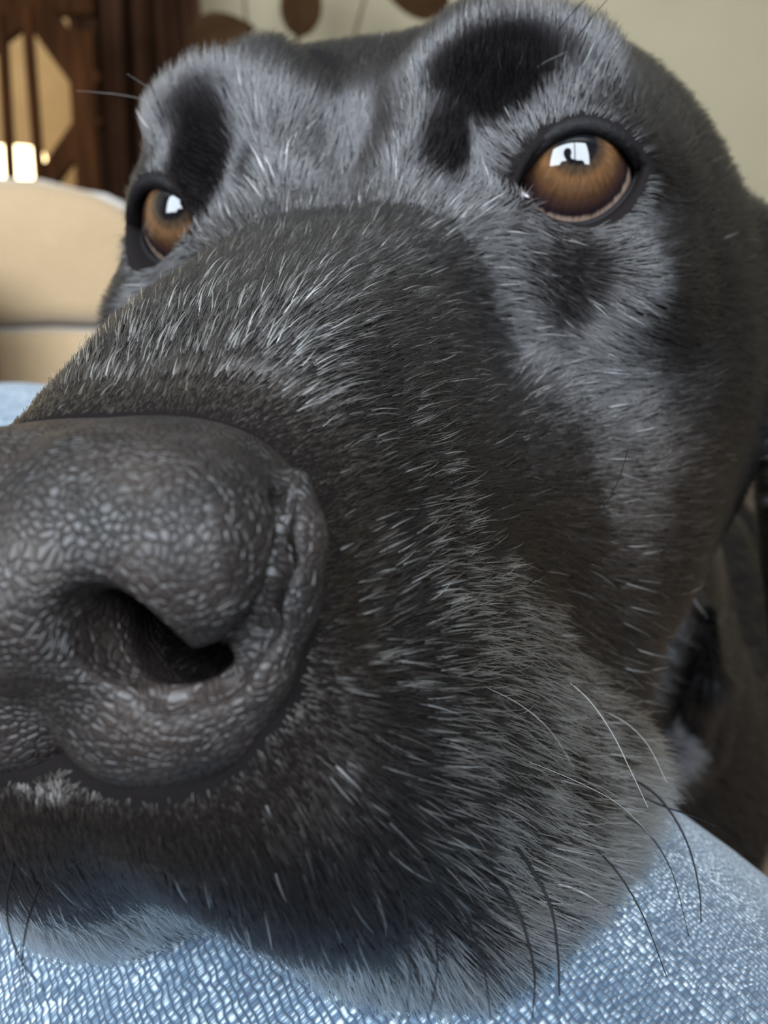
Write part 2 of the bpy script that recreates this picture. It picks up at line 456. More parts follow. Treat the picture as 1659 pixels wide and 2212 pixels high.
keep(link('pot', mesh_np('pot', V, F), M_POT), plant)
def leaf_mesh(L_, W_):
    V = []; F = []; nl, nw = 14, 6
    for i in range(nl + 1):
        t = i / nl
        w = W_ * (math.sin(math.pi * t ** 0.75) ** 0.8 if 0 < t < 1 else 0.02)
        for j in range(nw + 1):
            s = (j / nw - 0.5) * 2
            V.append((s * w / 2, t * L_, -0.25 * W_ * s * s * 0.4 * -1 - 0.10 * L_ * t * t))
    for i in range(nl):
        for j in range(nw):
            a = i * (nw + 1) + j; F.append((a, a + 1, a + nw + 2, a + nw + 1))
    return mesh_np('leaf', V, F)
LEAF = leaf_mesh(0.19, 0.115); LEAF.materials.append(M_LEAF)
LEAF.polygons.foreach_set('use_smooth', np.ones(len(LEAF.polygons), bool))
base = np.array([px0, py_, 0.29])
for (lx, ly, ang, tilt) in ((482, 78, 82, 10), (655, 8, 8, 15), (900, -12, -80, 10), (560, -90, 30, 20), (760, -110, -30, 15), (650, -150, 0, 10), (600, 190, 120, 0), (720, 190, -120, 0)):
    x, z = xat(lx, ly, py_)
    tip = np.array([x, py_ + random.uniform(-0.06, 0.06), z])
    o = bpy.data.objects.new('leaf', LEAF); COL.objects.link(o)
    o.rotation_euler = Matrix.Rotation(math.radians(ang), 3, 'Y').to_euler()
    R = Matrix.Rotation(math.radians(ang), 3, 'Y') @ Matrix.Rotation(math.radians(90 + tilt), 3, 'X')
    o.rotation_euler = R.to_euler()
    o.location = Vector(tip) - R @ Vector((0, 0.095, 0))
    so = o.modifiers.new('t', 'SOLIDIFY'); so.thickness = 0.0016
    keep(o, plant)
    e = Vector(o.location)
    pts = [base + (np.array(e) - base) * t + np.array([0, 0, 0.12 * math.sin(math.pi * t)]) for t in np.linspace(0, 1, 10)]
    keep(link('stem', tube_mesh('stem', pts, np.linspace(0.006, 0.003, 10), 8), M_LEAF), plant)

# ------------------------------------------------------------------ lamp with a glowing shade behind the chair
ly = 2.85
lx, lz = xat(38, 372, ly)
lamp = empty('floor_lamp', (lx, ly, 0), 'lit floor lamp with a glowing warm white shade behind the chair spindles', 'lamp')
def lathe(name, prof, cx, cy, m, parent, n=40):
    V = []; F = []
    for r, z in prof:
        for j in range(n): V.append((cx + r * math.cos(2 * math.pi * j / n), cy + r * math.sin(2 * math.pi * j / n), z))
    for i in range(len(prof) - 1):
        for j in range(n): F.append((i * n + j, i * n + (j + 1) % n, (i + 1) * n + (j + 1) % n, (i + 1) * n + j))
    return keep(link(name, mesh_np(name, V, F), m), parent)
zt = xat(38, 322, ly)[1]; zb = xat(38, 440, ly)[1]
M_SHADE, nt, N, L, p = mat('lamp_shade')
p.inputs['Base Color'].default_value = (0.9, 0.8, 0.6, 1)
p.inputs['Emission Color'].default_value = (1.0, 0.74, 0.38, 1); p.inputs['Emission Strength'].default_value = 7.0
nz_ = N.new('ShaderNodeTexNoise'); nz_.inputs['Scale'].default_value = 30; mr = N.new('ShaderNodeMapRange'); mr.inputs['To Min'].default_value = 6.0; mr.inputs['To Max'].default_value = 8.0
L.new(nz_.outputs['Fac'], mr.inputs['Value']); L.new(mr.outputs[0], p.inputs['Emission Strength'])
M_BRASS = plain('lamp_metal', (0.10, 0.07, 0.04), 0.35, 0.5, noise=(30, 0.1))
lathe('shade', [(0.075, zt - 0.004), (0.075, zt), (0.078, zt), (0.125, zb), (0.122, zb)], lx, ly, M_SHADE, lamp)
lathe('pole', [(0.011, 0.02), (0.011, zb + 0.03)], lx, ly, M_BRASS, lamp, 16)
lathe('base', [(0.0, 0.0), (0.13, 0.0), (0.13, 0.015), (0.05, 0.03), (0.012, 0.04)], lx, ly, M_BRASS, lamp)
bm = bmesh.new(); bmesh.ops.create_uvsphere(bm, u_segments=20, v_segments=12, radius=0.03, matrix=Matrix.Translation((lx, ly, (zt + zb) / 2)))
me = bpy.data.meshes.new('bulb'); bm.to_mesh(me); bm.free()
M_BULB, nt, N, L, p = mat('bulb'); p.inputs['Emission Color'].default_value = (1, .70, .34, 1); p.inputs['Emission Strength'].default_value = 24
M_BULB.cycles.emission_sampling = 'NONE'; M_SHADE.cycles.emission_sampling = 'NONE'
keep(link('bulb', me, M_BULB), lamp)

# ================================================================== THE PERSON (photographer) whose leg the dog rests on
M_DENIM, nt, N, L, p = mat('denim')
uvn = N.new('ShaderNodeUVMap'); uvn.uv_map = 'UVMap'
def mm(op, a, b=None, c=None):
    n = N.new('ShaderNodeMath'); n.operation = op
    for i, v in enumerate((a, b, c)):
        if v is None: continue
        if isinstance(v, (int, float)): n.inputs[i].default_value = v
        else: L.new(v, n.inputs[i])
    return n.outputs[0]
def nse(scale, detail, vec):
    t = N.new('ShaderNodeTexNoise'); t.inputs['Scale'].default_value = scale; t.inputs['Detail'].default_value = detail
    L.new(vec, t.inputs['Vector']); return t.outputs['Fac']
su = N.new('ShaderNodeSeparateXYZ'); L.new(uvn.outputs[0], su.inputs[0])
vv, uu = su.outputs[0], su.outputs[1]                    # along the leg, around the leg (mm)
uw = mm('ADD', uu, mm('MULTIPLY', nse(0.5, 0, uvn.outputs[0]), 0.9))
q = mm('DIVIDE', uw, 0.92)
colid = mm('FLOOR', q); fr_ = mm('FRACT', q)
prof_ = mm('SUBTRACT', 1.0, mm('POWER', mm('ABSOLUTE', mm('MULTIPLY_ADD', fr_, 2.0, -1.0)), 2.2))      # round yarn, dark gap
cv = N.new('ShaderNodeCombineXYZ')
L.new(mm('MULTIPLY', colid, 7.31), cv.inputs[0]); L.new(mm('ADD', mm('MULTIPLY', vv, 1.7), mm('MULTIPLY', fr_, 0.35)), cv.inputs[1])
slub = nse(0.95, 1, cv.outputs[0])
mrs = N.new('ShaderNodeMapRange'); mrs.inputs['From Min'].default_value = 0.36; mrs.inputs['From Max'].default_value = 0.66; mrs.clamp = True
L.new(slub, mrs.inputs['Value'])
yarn = mm('MULTIPLY', prof_, mm('MULTIPLY_ADD', mrs.outputs[0], 0.85, 0.15))
fade = mm('MULTIPLY', mm('ADD', nse(0.03, 2, uvn.outputs[0]), nse(0.16, 1, uvn.outputs[0])), 0.5)
mrf = N.new('ShaderNodeMapRange'); mrf.inputs['From Min'].default_value = 0.35; mrf.inputs['From Max'].default_value = 0.65; mrf.inputs['To Min'].default_value = 0.55; mrf.inputs['To Max'].default_value = 1.15
L.new(fade, mrf.inputs['Value'])
ramp = N.new('ShaderNodeValToRGB'); e = ramp.color_ramp.elements
e[0].position = 0.0; e[0].color = (0.012, 0.023, 0.042, 1); e[1].position = 1.0; e[1].color = (0.31, 0.355, 0.375, 1)
k_ = e.new(0.40); k_.color = (0.050, 0.080, 0.115, 1)
L.new(mm('MULTIPLY', yarn, mrf.outputs[0]), ramp.inputs['Fac'])
L.new(ramp.outputs['Color'], p.inputs['Base Color'])
p.inputs['Roughness'].default_value = 0.9; p.inputs['Specular IOR Level'].default_value = 0.2; p.inputs['Sheen Weight'].default_value = 0.15
bp = N.new('ShaderNodeBump'); bp.inputs['Distance'].default_value = 0.0003; L.new(yarn, bp.inputs['Height']); L.new(bp.outputs['Normal'], p.inputs['Normal'])
def limb(name, pts, rad, m, parent, nseg=90, nround=72, squash=1.0, wr=0.0):
    """a trouser leg: smooth tube through camera-space points (mm) with a UV in millimetres (v along the leg)"""
    pts = np.asarray(pts, float); rad = np.asarray(rad, float)
    d = np.r_[0, np.cumsum(np.linalg.norm(np.diff(pts, axis=0), axis=1))]
    s = np.linspace(0, d[-1], nseg)
    P = np.stack([np.interp(s, d, pts[:, k]) for k in range(3)], 1); R = np.interp(s, d, rad)
    for _ in range(14):
        P[1:-1] = 0.25 * P[:-2] + 0.5 * P[1:-1] + 0.25 * P[2:]; R[1:-1] = 0.25 * R[:-2] + 0.5 * R[1:-1] + 0.25 * R[2:]
    T = np.gradient(P, axis=0); T /= np.linalg.norm(T, axis=1)[:, None]
    up = np.array([0.0, 1.0, 0.0]); V = []; UV = []
    for i in range(nseg):
        a = np.cross(T[i], up)
        if np.linalg.norm(a) < 0.3: a = np.cross(T[i], [1.0, 0, 0])
        a /= np.linalg.norm(a); b = np.cross(a, T[i]); b *= np.sign(b[1] + 1e-9); a = np.cross(b, T[i])
        for j in range(nround):
            th = 2 * math.pi * j / nround
            w = 1 + wr * (math.sin(3 * th + s[i] * 0.045) * 0.5 + math.sin(5 * th - s[i] * 0.08 + 1) * 0.35 + math.sin(s[i] * 0.11 + 2 * th) * 0.3)
            V.append(P[i] + R[i] * w * (math.cos(th) * a + squash * math.sin(th) * b))
    F = []
    for i in range(nseg - 1):
        for j in range(nround):
            F.append((i * nround + j, i * nround + (j + 1) % nround, (i + 1) * nround + (j + 1) % nround, (i + 1) * nround + j))
    me = mesh_np(name, cam2world(np.array(V)), F)
    uv = me.uv_layers.new(name='UVMap')
    circ = 2 * math.pi * R.mean()
    k = 0
    for i in range(nseg - 1):
        for j in range(nround):
            for (ii, jj) in ((i, j), (i, j + 1), (i + 1, j + 1), (i + 1, j)):
                uv.data[k].uv = (s[ii], jj / nround * circ); k += 1
    bm = bmesh.new(); bm.from_mesh(me); bmesh.ops.recalc_face_normals(bm, faces=bm.faces); bm.to_mesh(me); bm.free()
    return keep(link(name, me, m), parent)
person = empty('person', tuple(cam2world(np.array([60.0, -300, -250]))[:2]) + (0.0,), 'person in blue denim jeans whose bent leg the dog rests its chin on', 'person')
def w2c(p):
    p = np.asarray(p, float) * 1000 - np.array([0, 0, CAM_H * 1000]); return np.array([p[0], p[1] * SP_ + p[2] * CP, p[1] * CP - p[2] * SP_])
A0 = np.array([32.0, -148.0, 122.0]); dK = np.array([-150.0, 128, 270]); dK /= np.linalg.norm(dK)
hip = A0 - 400 * dK; knee = A0 + 290 * dK + np.array([-52.0, 26.0, 0.0])
kw = cam2world(knee)
limb('jeans_leg', [hip, A0 - 200 * dK, A0, A0 + 150 * dK + np.array([-16.0, 4, 0]), knee, w2c(kw + [-0.03, 0.05, -0.18]), w2c(kw + [-0.04, 0.05, -0.36]), w2c([kw[0] - .05, kw[1] + .04, 0.06])],
     [98, 97, 94, 86, 78, 66, 62, 58], M_DENIM, person, 120, 96, 0.95, 0.012)
# the other leg and the rest of the photographer, behind the lens
HEAD = np.array([-0.13, -0.36, 1.04])                    # where the eyes' reflections put the head
hw = cam2world(hip)
pelv = np.array([hw[0] - 0.10, hw[1] - 0.06, max(hw[2] - 0.02, 0.42)])
k2 = np.array([-0.33, -0.02, 0.50])
limb('jeans_leg', [w2c(pelv + [-0.12, 0.02, -0.01]), w2c((pelv + [-0.12, 0.02, 0]) * .5 + k2 * .5), w2c(k2), w2c(k2 + [0, 0.06, -0.16]), w2c(k2 + [0, 0.05, -0.30]), w2c([k2[0], k2[1] + 0.04, 0.06])],
     [96, 88, 74, 66, 62, 58], M_DENIM, person, 60, 40, 0.95, 0.012)
def blob(name, fn, lo, hi, step, m, parent):
    F_ = Field(*[np.arange(lo[i], hi[i], step) for i in range(3)])
    P = [F_.ax[0][:, None, None], F_.ax[1][None, :, None], F_.ax[2][None, None, :]]
    F_.f = np.broadcast_to(fn(P), F_.f.shape).astype(np.float32)
    V, Q = surface_nets(F_.f, F_.ax)
    return keep(link(name, mesh_quads(name, V, Q), m), parent)
M_SKINP = plain('skin', (0.45, 0.26, 0.18), 0.5, 0.4, noise=(30, 0.08))
M_KNIT = plain('sweater_knit', (0.035, 0.04, 0.05), 0.9, 0.2, noise=(60, 0.2), bump=(300, 0.002))
M_HAIRP = plain('hair', (0.03, 0.018, 0.010), 0.5, 0.4, noise=(80, 0.3), bump=(200, 0.004))
M_SHOE = plain('shoe', (0.05, 0.04, 0.035), 0.6, 0.4, noise=(40, 0.2))
hx, hy, hz = HEAD
chest = np.array([hx * 0.6 + pelv[0] * 0.4, hy - 0.05, hz - 0.36]); wai = (chest + pelv) / 2 + [0, -0.02, 0]
shL, shR = chest + [-0.19, 0.0, 0.12], chest + [0.19, 0.0, 0.12]
elL, elR = shL + [-0.09, 0.04, -0.24], shR + [0.12, -0.02, -0.22]
haL, haR = elL + [0.06, 0.20, -0.06], elR + [-0.02, 0.19, 0.02]
def p_sweater(P):
    f = chain(P, [tuple(pelv), tuple(wai), tuple(chest), tuple(chest + [0, 0.01, 0.10])], [0.145, 0.135, 0.15, 0.12], 0.05)
    f = smin(f, cap(P, tuple(shL), tuple(shR), 0.075, 0.075), 0.06)
    for a, b, c in ((shL, elL, haL), (shR, elR, haR)):
        f = smin(f, chain(P, [tuple(a), tuple(b), tuple(b + (c - b) * 0.8)], [0.072, 0.058, 0.045], 0.03), 0.04)
    return f
allp = np.array([pelv, chest, elL, elR, haL, haR, HEAD])
lo, hi = allp.min(0) - 0.2, allp.max(0) + 0.22
blob('sweater', p_sweater, lo, hi, 0.012, M_KNIT, person)
def p_body(P):
    f = ell(P, (hx, hy, hz), (0.075, 0.095, 0.115))
    f = smin(f, ell(P, (hx, hy + 0.055, hz - 0.055), (0.048, 0.050, 0.055)), 0.03)                   # jaw
    f = smin(f, ell(P, (hx, hy + 0.098, hz - 0.012), (0.013, 0.020, 0.026)), 0.012)                  # nose
    f = smin(f, cap(P, (hx - 0.073, hy, hz - 0.02), (hx - 0.075, hy, hz + 0.015), 0.012, 0.014), 0.01)
    f = smin(f, cap(P, (hx + 0.073, hy, hz - 0.02), (hx + 0.075, hy, hz + 0.015), 0.012, 0.014), 0.01)
    f = smin(f, cap(P, tuple(chest + [0, 0, 0.08]), (hx, hy - 0.01, hz - 0.06), 0.065, 0.055), 0.03)
    for a, b, s in ((elL, haL, 1), (elR, haR, -1)):
        d = (b - a) / np.linalg.norm(b - a); lat = np.array([s * 1.0, 0, 0]); lat -= lat.dot(d) * d; lat /= np.linalg.norm(lat); dn = np.cross(d, lat); dn *= -np.sign(dn[2])
        f = smin(f, cap(P, tuple(a + (b - a) * 0.7), tuple(b), 0.032, 0.026), 0.015)
        f = smin(f, ell(P, tuple(b + d * 0.035), (0.036, 0.040, 0.018)), 0.015)
        for i in range(4):
            o = b + d * 0.06 + lat * (i - 1.5) * 0.019; n_ = 0.036 - 0.006 * abs(i - 1.2)
            f = smin(f, chain(P, [tuple(o), tuple(o + d * n_ + dn * 0.008), tuple(o + d * (n_ + 0.022) + dn * 0.028)], [0.0095, 0.009, 0.008], 0.003), 0.004)
        o = b + lat * 0.028 + d * 0.01
        f = smin(f, chain(P, [tuple(o), tuple(o + lat * 0.022 + d * 0.028), tuple(o + lat * 0.022 + d * 0.055)], [0.012, 0.010, 0.009], 0.003), 0.006)
    return f
blob('body', p_body, lo, hi, 0.0055, M_SKINP, person)
blob('hair', lambda P: smax(smax(ell(P, (hx, hy - 0.008, hz + 0.015), (0.086, 0.104, 0.118)), P[1] - (hy + 0.070) - 0.35 * (P[2] - hz - 0.05), 0.01), hz - 0.075 - P[2], 0.01), HEAD - 0.15, HEAD + 0.16, 0.006, M_HAIRP, person)
for fx, fy in ((kw[0] - .05, kw[1] + .04), (k2[0], k2[1] + 0.04)):
    blob('shoe', lambda P: np.maximum(smin(ell(P, (fx, fy + 0.07, 0.035), (0.048, 0.13, 0.05)), ell(P, (fx, fy - 0.01, 0.06), (0.045, 0.06, 0.07)), 0.03), 0.002 - P[2]), (fx - .1, fy - .12, -0.02), (fx + .1, fy + .25, .16), 0.007, M_SHOE, person)
# ================================================================== THE DOG
# head space in millimetres: a = sideways (dog's left +), b = up, c = back from the nose
EYE_C = np.array([36.0, 36.2, 109.0])       # eyeball centre (dog's left eye; mirrored for the other)
EYE_R = 11.2
def eye_frame(sgn):
    f = np.array([0.33 * sgn, -0.02, -0.94]); f /= np.linalg.norm(f)
    r = np.cross(np.array([0, 1.0, 0]), f); r /= np.linalg.norm(r)
    r = r * (-1 if r[0] < 0 else 1)
    t = np.cross(f, r); t *= np.sign(t[1])
    return f, r * sgn, t                     # r points outwards (lateral)
LID_W, LID_UP, LID_LO = 10.8, 7.6, 7.2
def lid_curve(x):
    """upper and lower lid heights at lateral position x in -W..W (x<0 is the inner corner)"""
    s = x / LID_W
    base = np.maximum(0, 1 - s * s)
    tilt = 0.8 * s - 0.6
    up = LID_UP * base ** 0.80 * (1 - 0.12 * s) + tilt
    lo = -LID_LO * base ** 0.85 * (1 + 0.06 * s) + tilt
    return up, lo

STATIONS = {
    16:  [(0, 10.5), (11, 10), (19, 5), (24, -5), (28, -21), (30, -36), (27, -48), (15, -51), (0, -45)],
    28:  [(0, 14.5), (12, 14), (20, 8), (26, -4), (31, -22), (34, -42), (35, -57), (22, -61), (0, -53)],
    45:  [(0, 22), (13, 21), (21, 13), (28, -2), (33, -22), (38, -43), (42, -62), (29, -69), (0, -60)],
    65:  [(0, 28), (14, 26), (23, 16), (30, -1), (36, -22), (41, -42), (47, -61), (34, -69), (0, -62)],
    85:  [(0, 33), (14, 32), (26, 23), (36, 4), (42, -20), (46, -40), (50, -57), (38, -66), (0, -64)],
    98:  [(0, 42), (18, 45), (36, 38), (48, 15), (53, -14), (52, -40), (48, -54), (34, -64), (0, -64)],
    110: [(0, 56), (26, 58), (46, 49), (57, 20), (61, -10), (58, -36), (49, -53), (34, -63), (0, -64)],
    130: [(0, 69), (28, 68), (49, 55), (63, 28), (69, 0), (64, -30), (52, -52), (34, -62), (0, -66)],
    160: [(0, 74), (30, 72), (54, 57), (69, 30), (75, 0), (69, -30), (50, -55), (30, -68), (0, -72)],
    195: [(0, 68), (30, 64), (52, 47), (63, 22), (65, -8), (60, -38), (48, -62), (30, -78), (0, -84)],
    230: [(0, 50), (28, 45), (46, 28), (56, 5), (58, -22), (54, -46), (44, -66), (28, -80), (0, -86)],
    250: [(0, 24), (16, 20), (26, 12), (32, 0), (33, -20), (30, -36), (24, -48), (16, -56), (0, -60)],
}
def catmull(p, n):
    p = np.asarray(p, float)
    p = np.vstack([p[0] * [-1, 1] if False else 2 * p[0] - p[1], p, 2 * p[-1] - p[-2]])
    p[0] = [-p[2][0], p[2][1]]; p[-1] = [-p[-3][0], p[-3][1]]
    out = []
    for i in range(1, len(p) - 2):
        t = np.linspace(0, 1, n, endpoint=False)[:, None]
        a, b, c, d = p[i - 1], p[i], p[i + 1], p[i + 2]
        out.append(0.5 * ((2 * b) + (-a + c) * t + (2 * a - 5 * b + 4 * c - d) * t ** 2 + (-a + 3 * b - 3 * c + d) * t ** 3))
    out.append(p[-2][None])
    return np.vstack(out)
def pchip_table(xs, Y):
    """monotone cubic slopes for rows Y over xs"""
    h = np.diff(xs)[:, None]; d = np.diff(Y, axis=0) / h
    m = np.zeros_like(Y)
    m[0], m[-1] = d[0], d[-1]
    w1 = 2 * h[1:] + h[:-1]; w2 = h[1:] + 2 * h[:-1]
    same = d[:-1] * d[1:] > 0
    with np.errstate(divide='ignore', invalid='ignore'):
        hm = (w1 + w2) / (w1 / d[:-1] + w2 / d[1:])
    m[1:-1] = np.where(same, hm, 0)
    return m
_cs = np.array(sorted(STATIONS)); _phi = np.linspace(math.pi / 2, -math.pi / 2, 61)
def centre_b(c):
    return np.interp(c, [0, 25, 85, 110, 160, 250], [-16, -20, -14, 0, 4, -18])
_R = []
for c in _cs:
    q = catmull(STATIONS[c], 16); q = q - [0, centre_b(c)]
    ang = np.arctan2(q[:, 1], np.maximum(q[:, 0], 1e-6)); r = np.hypot(q[:, 0], q[:, 1])
    o = np.argsort(ang); _R.append(np.interp(_phi, ang[o], r[o]))
_R = np.array(_R); _M = pchip_table(_cs.astype(float), _R)
def loft_radius(c, ia, fa):
    """radius for arrays c (n) x angle index"""
    c = np.clip(c, _cs[0], _cs[-1])
    i = np.clip(np.searchsorted(_cs, c, side='right') - 1, 0, len(_cs) - 2)
    x0, x1 = _cs[i], _cs[i + 1]; h = (x1 - x0); t = (c - x0) / h
    h00 = 2 * t ** 3 - 3 * t ** 2 + 1; h10 = t ** 3 - 2 * t ** 2 + t; h01 = -2 * t ** 3 + 3 * t ** 2; h11 = t ** 3 - t ** 2
    T = h00[:, None] * _R[i] + (h10 * h)[:, None] * _M[i] + h01[:, None] * _R[i + 1] + (h11 * h)[:, None] * _M[i + 1]   # (nc, nphi)
    return T
def loft_field(A, B, C):
    """field of the lofted head on grid axes A, B, C"""
    T = loft_radius(C.astype(float), None, None)
    cb = centre_b(C)
    f = np.empty((len(A), len(B), len(C)), np.float32)
    for k in range(len(C)):
        db = (B - cb[k])[None, :]; a = A[:, None]
        ang = np.arctan2(db, np.maximum(a, 1e-6)); r = np.hypot(a, db)
        cc = np.clip(16 - (C[k] - 0.28 * np.clip(-14 - B, 0, 36)), 0, 17.995)[None, :]     # the lip slopes back under the nose
        front = np.clip(1 - (cc / 18.0) ** 2.3, 1e-7, 1) ** (1 / 2.3)
        R = np.interp(ang.ravel(), _phi[::-1], T[k][::-1]).reshape(ang.shape) * front
        f[:, :, k] = r - R
        if C[k] < -1: f[:, :, k] = np.maximum(f[:, :, k], (-1 - C[k]))
        if C[k] > 240: f[:, :, k] = np.maximum(f[:, :, k], (C[k] - 250) * 0.7)
    return f
S_ = 0.85
GA = graded([(0, S_), (58, S_), (85, 2.0), (100, 5), (150, None)])
GB = graded([(-655, 12), (-160, 9), (-90, 2.2), (-68, S_), (72, S_), (100, None)])
GC = graded([(-6, S_), (122, S_), (175, 2.2), (260, 6), (780, 12), (860, None)])
FD = Field(GA, GB, GC)
_iB0, _iB1 = np.searchsorted(GB, -110), len(GB); _iC1 = np.searchsorted(GC, 275); _iA1 = np.searchsorted(GA, 95)
_lf = loft_field(FD.ax[0][:_iA1], FD.ax[1][_iB0:_iB1], FD.ax[2][:_iC1])
_g = np.gradient(_lf, FD.ax[0][:_iA1], FD.ax[1][_iB0:_iB1], FD.ax[2][:_iC1])
_lf = _lf / np.clip(np.sqrt(_g[0] ** 2 + _g[1] ** 2 + _g[2] ** 2), 0.7, 4)
FD.f[:_iA1, _iB0:_iB1, :_iC1] = _lf
del _g, _lf
# ---- face features (only the a >= 0 half is sculpted, then mirrored)
FD.add(lambda P: ell(P, (20, -30, 34), (9.5, 19, 20)), (-1, -70, -6), (60, 10, 70), 12)               # whisker pad
FD.add(lambda P: chain(P, [(0, -20, -3), (0, -34, -1), (0, -50, 5)], [1.6, 2.2, 5.0], 2), (-1, -64, -6), (12, -16, 20), 3, True)   # philtrum
FD.add(lambda P: ell(P, (28, 55, 111), (16, 9, 11)), (-1, 30, 80), (70, 90, 145), 9)                  # brow
FD.add(lambda P: chain(P, [(12, 40, 97), (14, 51, 106), (20, 62, 114)], [4, 5.5, 5], 3), (-1, 20, 75), (45, 85, 135), 8)    # frown fold
FD.add(lambda P: ell(P, (29, 56, 97.5), (7, 7, 4)), (0, 40, 80), (50, 75, 112), 5, True)              # hollow over the eye
FD.add(lambda P: chain(P, [(0, 44, 95), (0, 58, 108), (0, 74, 128)], [1.5, 2.0, 2], 3), (-1, 30, 80), (20, 90, 145), 6, True)      # forehead furrow
FD.add(lambda P: ell(P, (42, 18, 103), (11, 7, 11)), (5, -5, 60), (75, 40, 125), 14)                   # cheekbone under the eye
FD.add(lambda P: ell(P, (31, 16, 80), (4, 8, 8)), (5, -10, 55), (60, 34, 105), 12, True)             # hollow in front of the eye
FD.add(lambda P: chain(P, [(43, -10, 62), (45, -30, 72), (51, -50, 85)], [4, 5, 5], 3), (25, -70, 40), (75, 15, 115), 9, True)    # fold between muzzle and cheek
# ---- eye: a bulge for the lids, then the almond opening
_f, _r, _t = eye_frame(1)
def _loc(P):
    q = [P[i] - EYE_C[i] for i in range(3)]
    dot = lambda v: q[0] * v[0] + q[1] * v[1] + q[2] * v[2]
    return dot(_r), dot(_t), dot(_f)
FD.add(lambda P: ell(P, tuple(EYE_C), (14.2, 13.6, 14.2)), (15, 14, 85), (60, 58, 130), 5)
def _open(P):
    x, y, z = _loc(P)
    up, lo = lid_curve(np.clip(x, -LID_W, LID_W))
    g = np.maximum(np.maximum(y - up, lo - y) * 0.75, np.abs(x) - LID_W)
    return np.maximum(g, 2.0 - z)
FD.add(_open, (15, 14, 80), (60, 58, 122), 1.4, True)
FD.add(lambda P: ell(P, tuple(EYE_C), (EYE_R + .25,) * 3), (15, 14, 85), (60, 58, 125), 0.4, True)
FD.add(lambda P: ell(P, (0, -6, -3), (23, 14, 10)), (-1, -32, -6), (32, 14, 20), 6, True)              # the nose leather sits here
FD.add(lambda P: chain(P, [(12, -4, -10), (13, -5, 20)], [9, 7], 2), (-1, -25, -6), (26, 10, 34), 2, True)
# ---- ears, neck, trunk, legs, tail
FD.add(lambda P: ell(P, (80, -32, 172), (5.0, 57, 29), rot_xyz(0.10, 0.0, 0.06)), (50, -110, 110), (110, 70, 230), 4)
FD.add(lambda P: ell(P, (66, 18, 174), (12, 14, 20)), (35, -10, 120), (110, 80, 220), 9)
FD.add(lambda P: cap(P, (0, -20, 195), (0, -190, 300), 58, 88), (-1, -320, 90), (150, 60, 430), 18)
for _pts, _rs in (([(57, -60, 168), (46, -88, 170), (42, -120, 184)], [3, 5, 4]), ([(24, -112, 178), (50, -126, 192), (64, -108, 212)], [3, 4.5, 3]),
                  ([(63, -74, 186), (64, -96, 192), (60, -120, 204)], [3, 4.5, 3]), ([(20, -134, 190), (48, -142, 204), (66, -134, 226)], [3, 4, 3])):
    FD.add(lambda P: chain(P, _pts, _rs, 3), (-1, -175, 130), (100, -40, 250), 6)          # loose skin of the throat
FD.add(lambda P: ell(P, (0, -205, 480), (112, 125, 270)), (-1, -360, 190), (150, -50, 780), 40)
FD.add(lambda P: chain(P, [(52, -240, 370), (58, -380, 412), (56, -500, 395), (56, -615, 400)], [52, 34, 26, 22], 14), (-1, -660, 290), (150, -120, 490), 25)
FD.add(lambda P: cap(P, (56, -628, 394), (56, -630, 368), 22, 20), (0, -660, 320), (130, -580, 450), 10)
FD.add(lambda P: chain(P, [(55, -220, 640), (66, -370, 620), (62, -480, 700), (60, -610, 690)], [78, 48, 28, 22], 18), (-1, -660, 520), (150, -100, 800), 30)
FD.add(lambda P: cap(P, (60, -628, 682), (60, -630, 655), 22, 20), (0, -660, 600), (130, -580, 740), 10)
FD.add(lambda P: chain(P, [(0, -150, 720), (0, -190, 800), (0, -260, 835)], [28, 20, 12], 12), (-1, -330, 690), (80, -90, 860), 16)
_f2, _xs2 = mirror_field(FD.f, FD.ax[0])
DV, DQ = surface_nets(_f2, [_xs2, FD.ax[1], FD.ax[2]])
del _f2
DOG_ROOT = head2world((0, -640, 480)); DOG_ROOT[2] = 0
M_SKIN = plain('dog_skin', (0.005, 0.004, 0.004), 0.9, 0.03)
dog = empty('dog', tuple(DOG_ROOT), 'black dog with a greying muzzle and amber eyes, chin resting on a denim leg', 'dog')
body_me = mesh_quads('dog_body', head2world(DV), DQ)
body = keep(link('body', body_me, M_SKIN), dog)

# ---- nose leather
NA = graded([(0, .45), (34, None)]); NB = graded([(-30, .45), (22, None)]); NC = graded([(-10, .45), (34, None)])
NF = Field(NA, NB, NC)
BIG = ((-1, -40, -20), (60, 40, 60))
NF.add(lambda P: ell(P, (0, -2, 14), (18, 13, 19)), *BIG, 3)
NF.add(lambda P: ell(P, (10, 1, 13), (11, 9, 14)), *BIG, 5)
NF.add(lambda P: ell(P, (8, -13, 9), (13, 10, 10)), *BIG, 4)
NF.add(lambda P: chain(P, [(7, -15, 4.5), (14, -13.2, 4), (18.8, -9.4, 5.2), (21.6, -4, 7.4), (22.3, 1, 9.5), (21.6, 5, 12.5)], [5.2, 4.0, 3.1, 2.4, 2.0, 1.4], 4), *BIG, 3)   # sill under the wing
NF.add(lambda P: chain(P, [(9.5, -2.8, -6), (11.5, -3.6, 1), (13, -4, 14)], [4.2, 4.6, 4], 2), *BIG, 1.4, True)    # nostril
NF.add(lambda P: chain(P, [(11, -5, -1), (14.0, -8.6, -1), (18, -8.2, 1.5), (20.8, -5, 4), (22.0, 0, 7), (22.0, 4.2, 9.5)], [3.4, 2.8, 2.2, 1.7, 1.3, .9], 1), *BIG, 0.8, True)
NF.add(lambda P: ell(P, (16.6, -0.2, 5.6), (5.4, 7.2, 7.4)), *BIG, 2.4)                             # wing of the nostril
NF.add(lambda P: chain(P, [(5, 4, 6), (14.5, 2.5, 5.5)], [7, 6.6], 2), *BIG, 4)
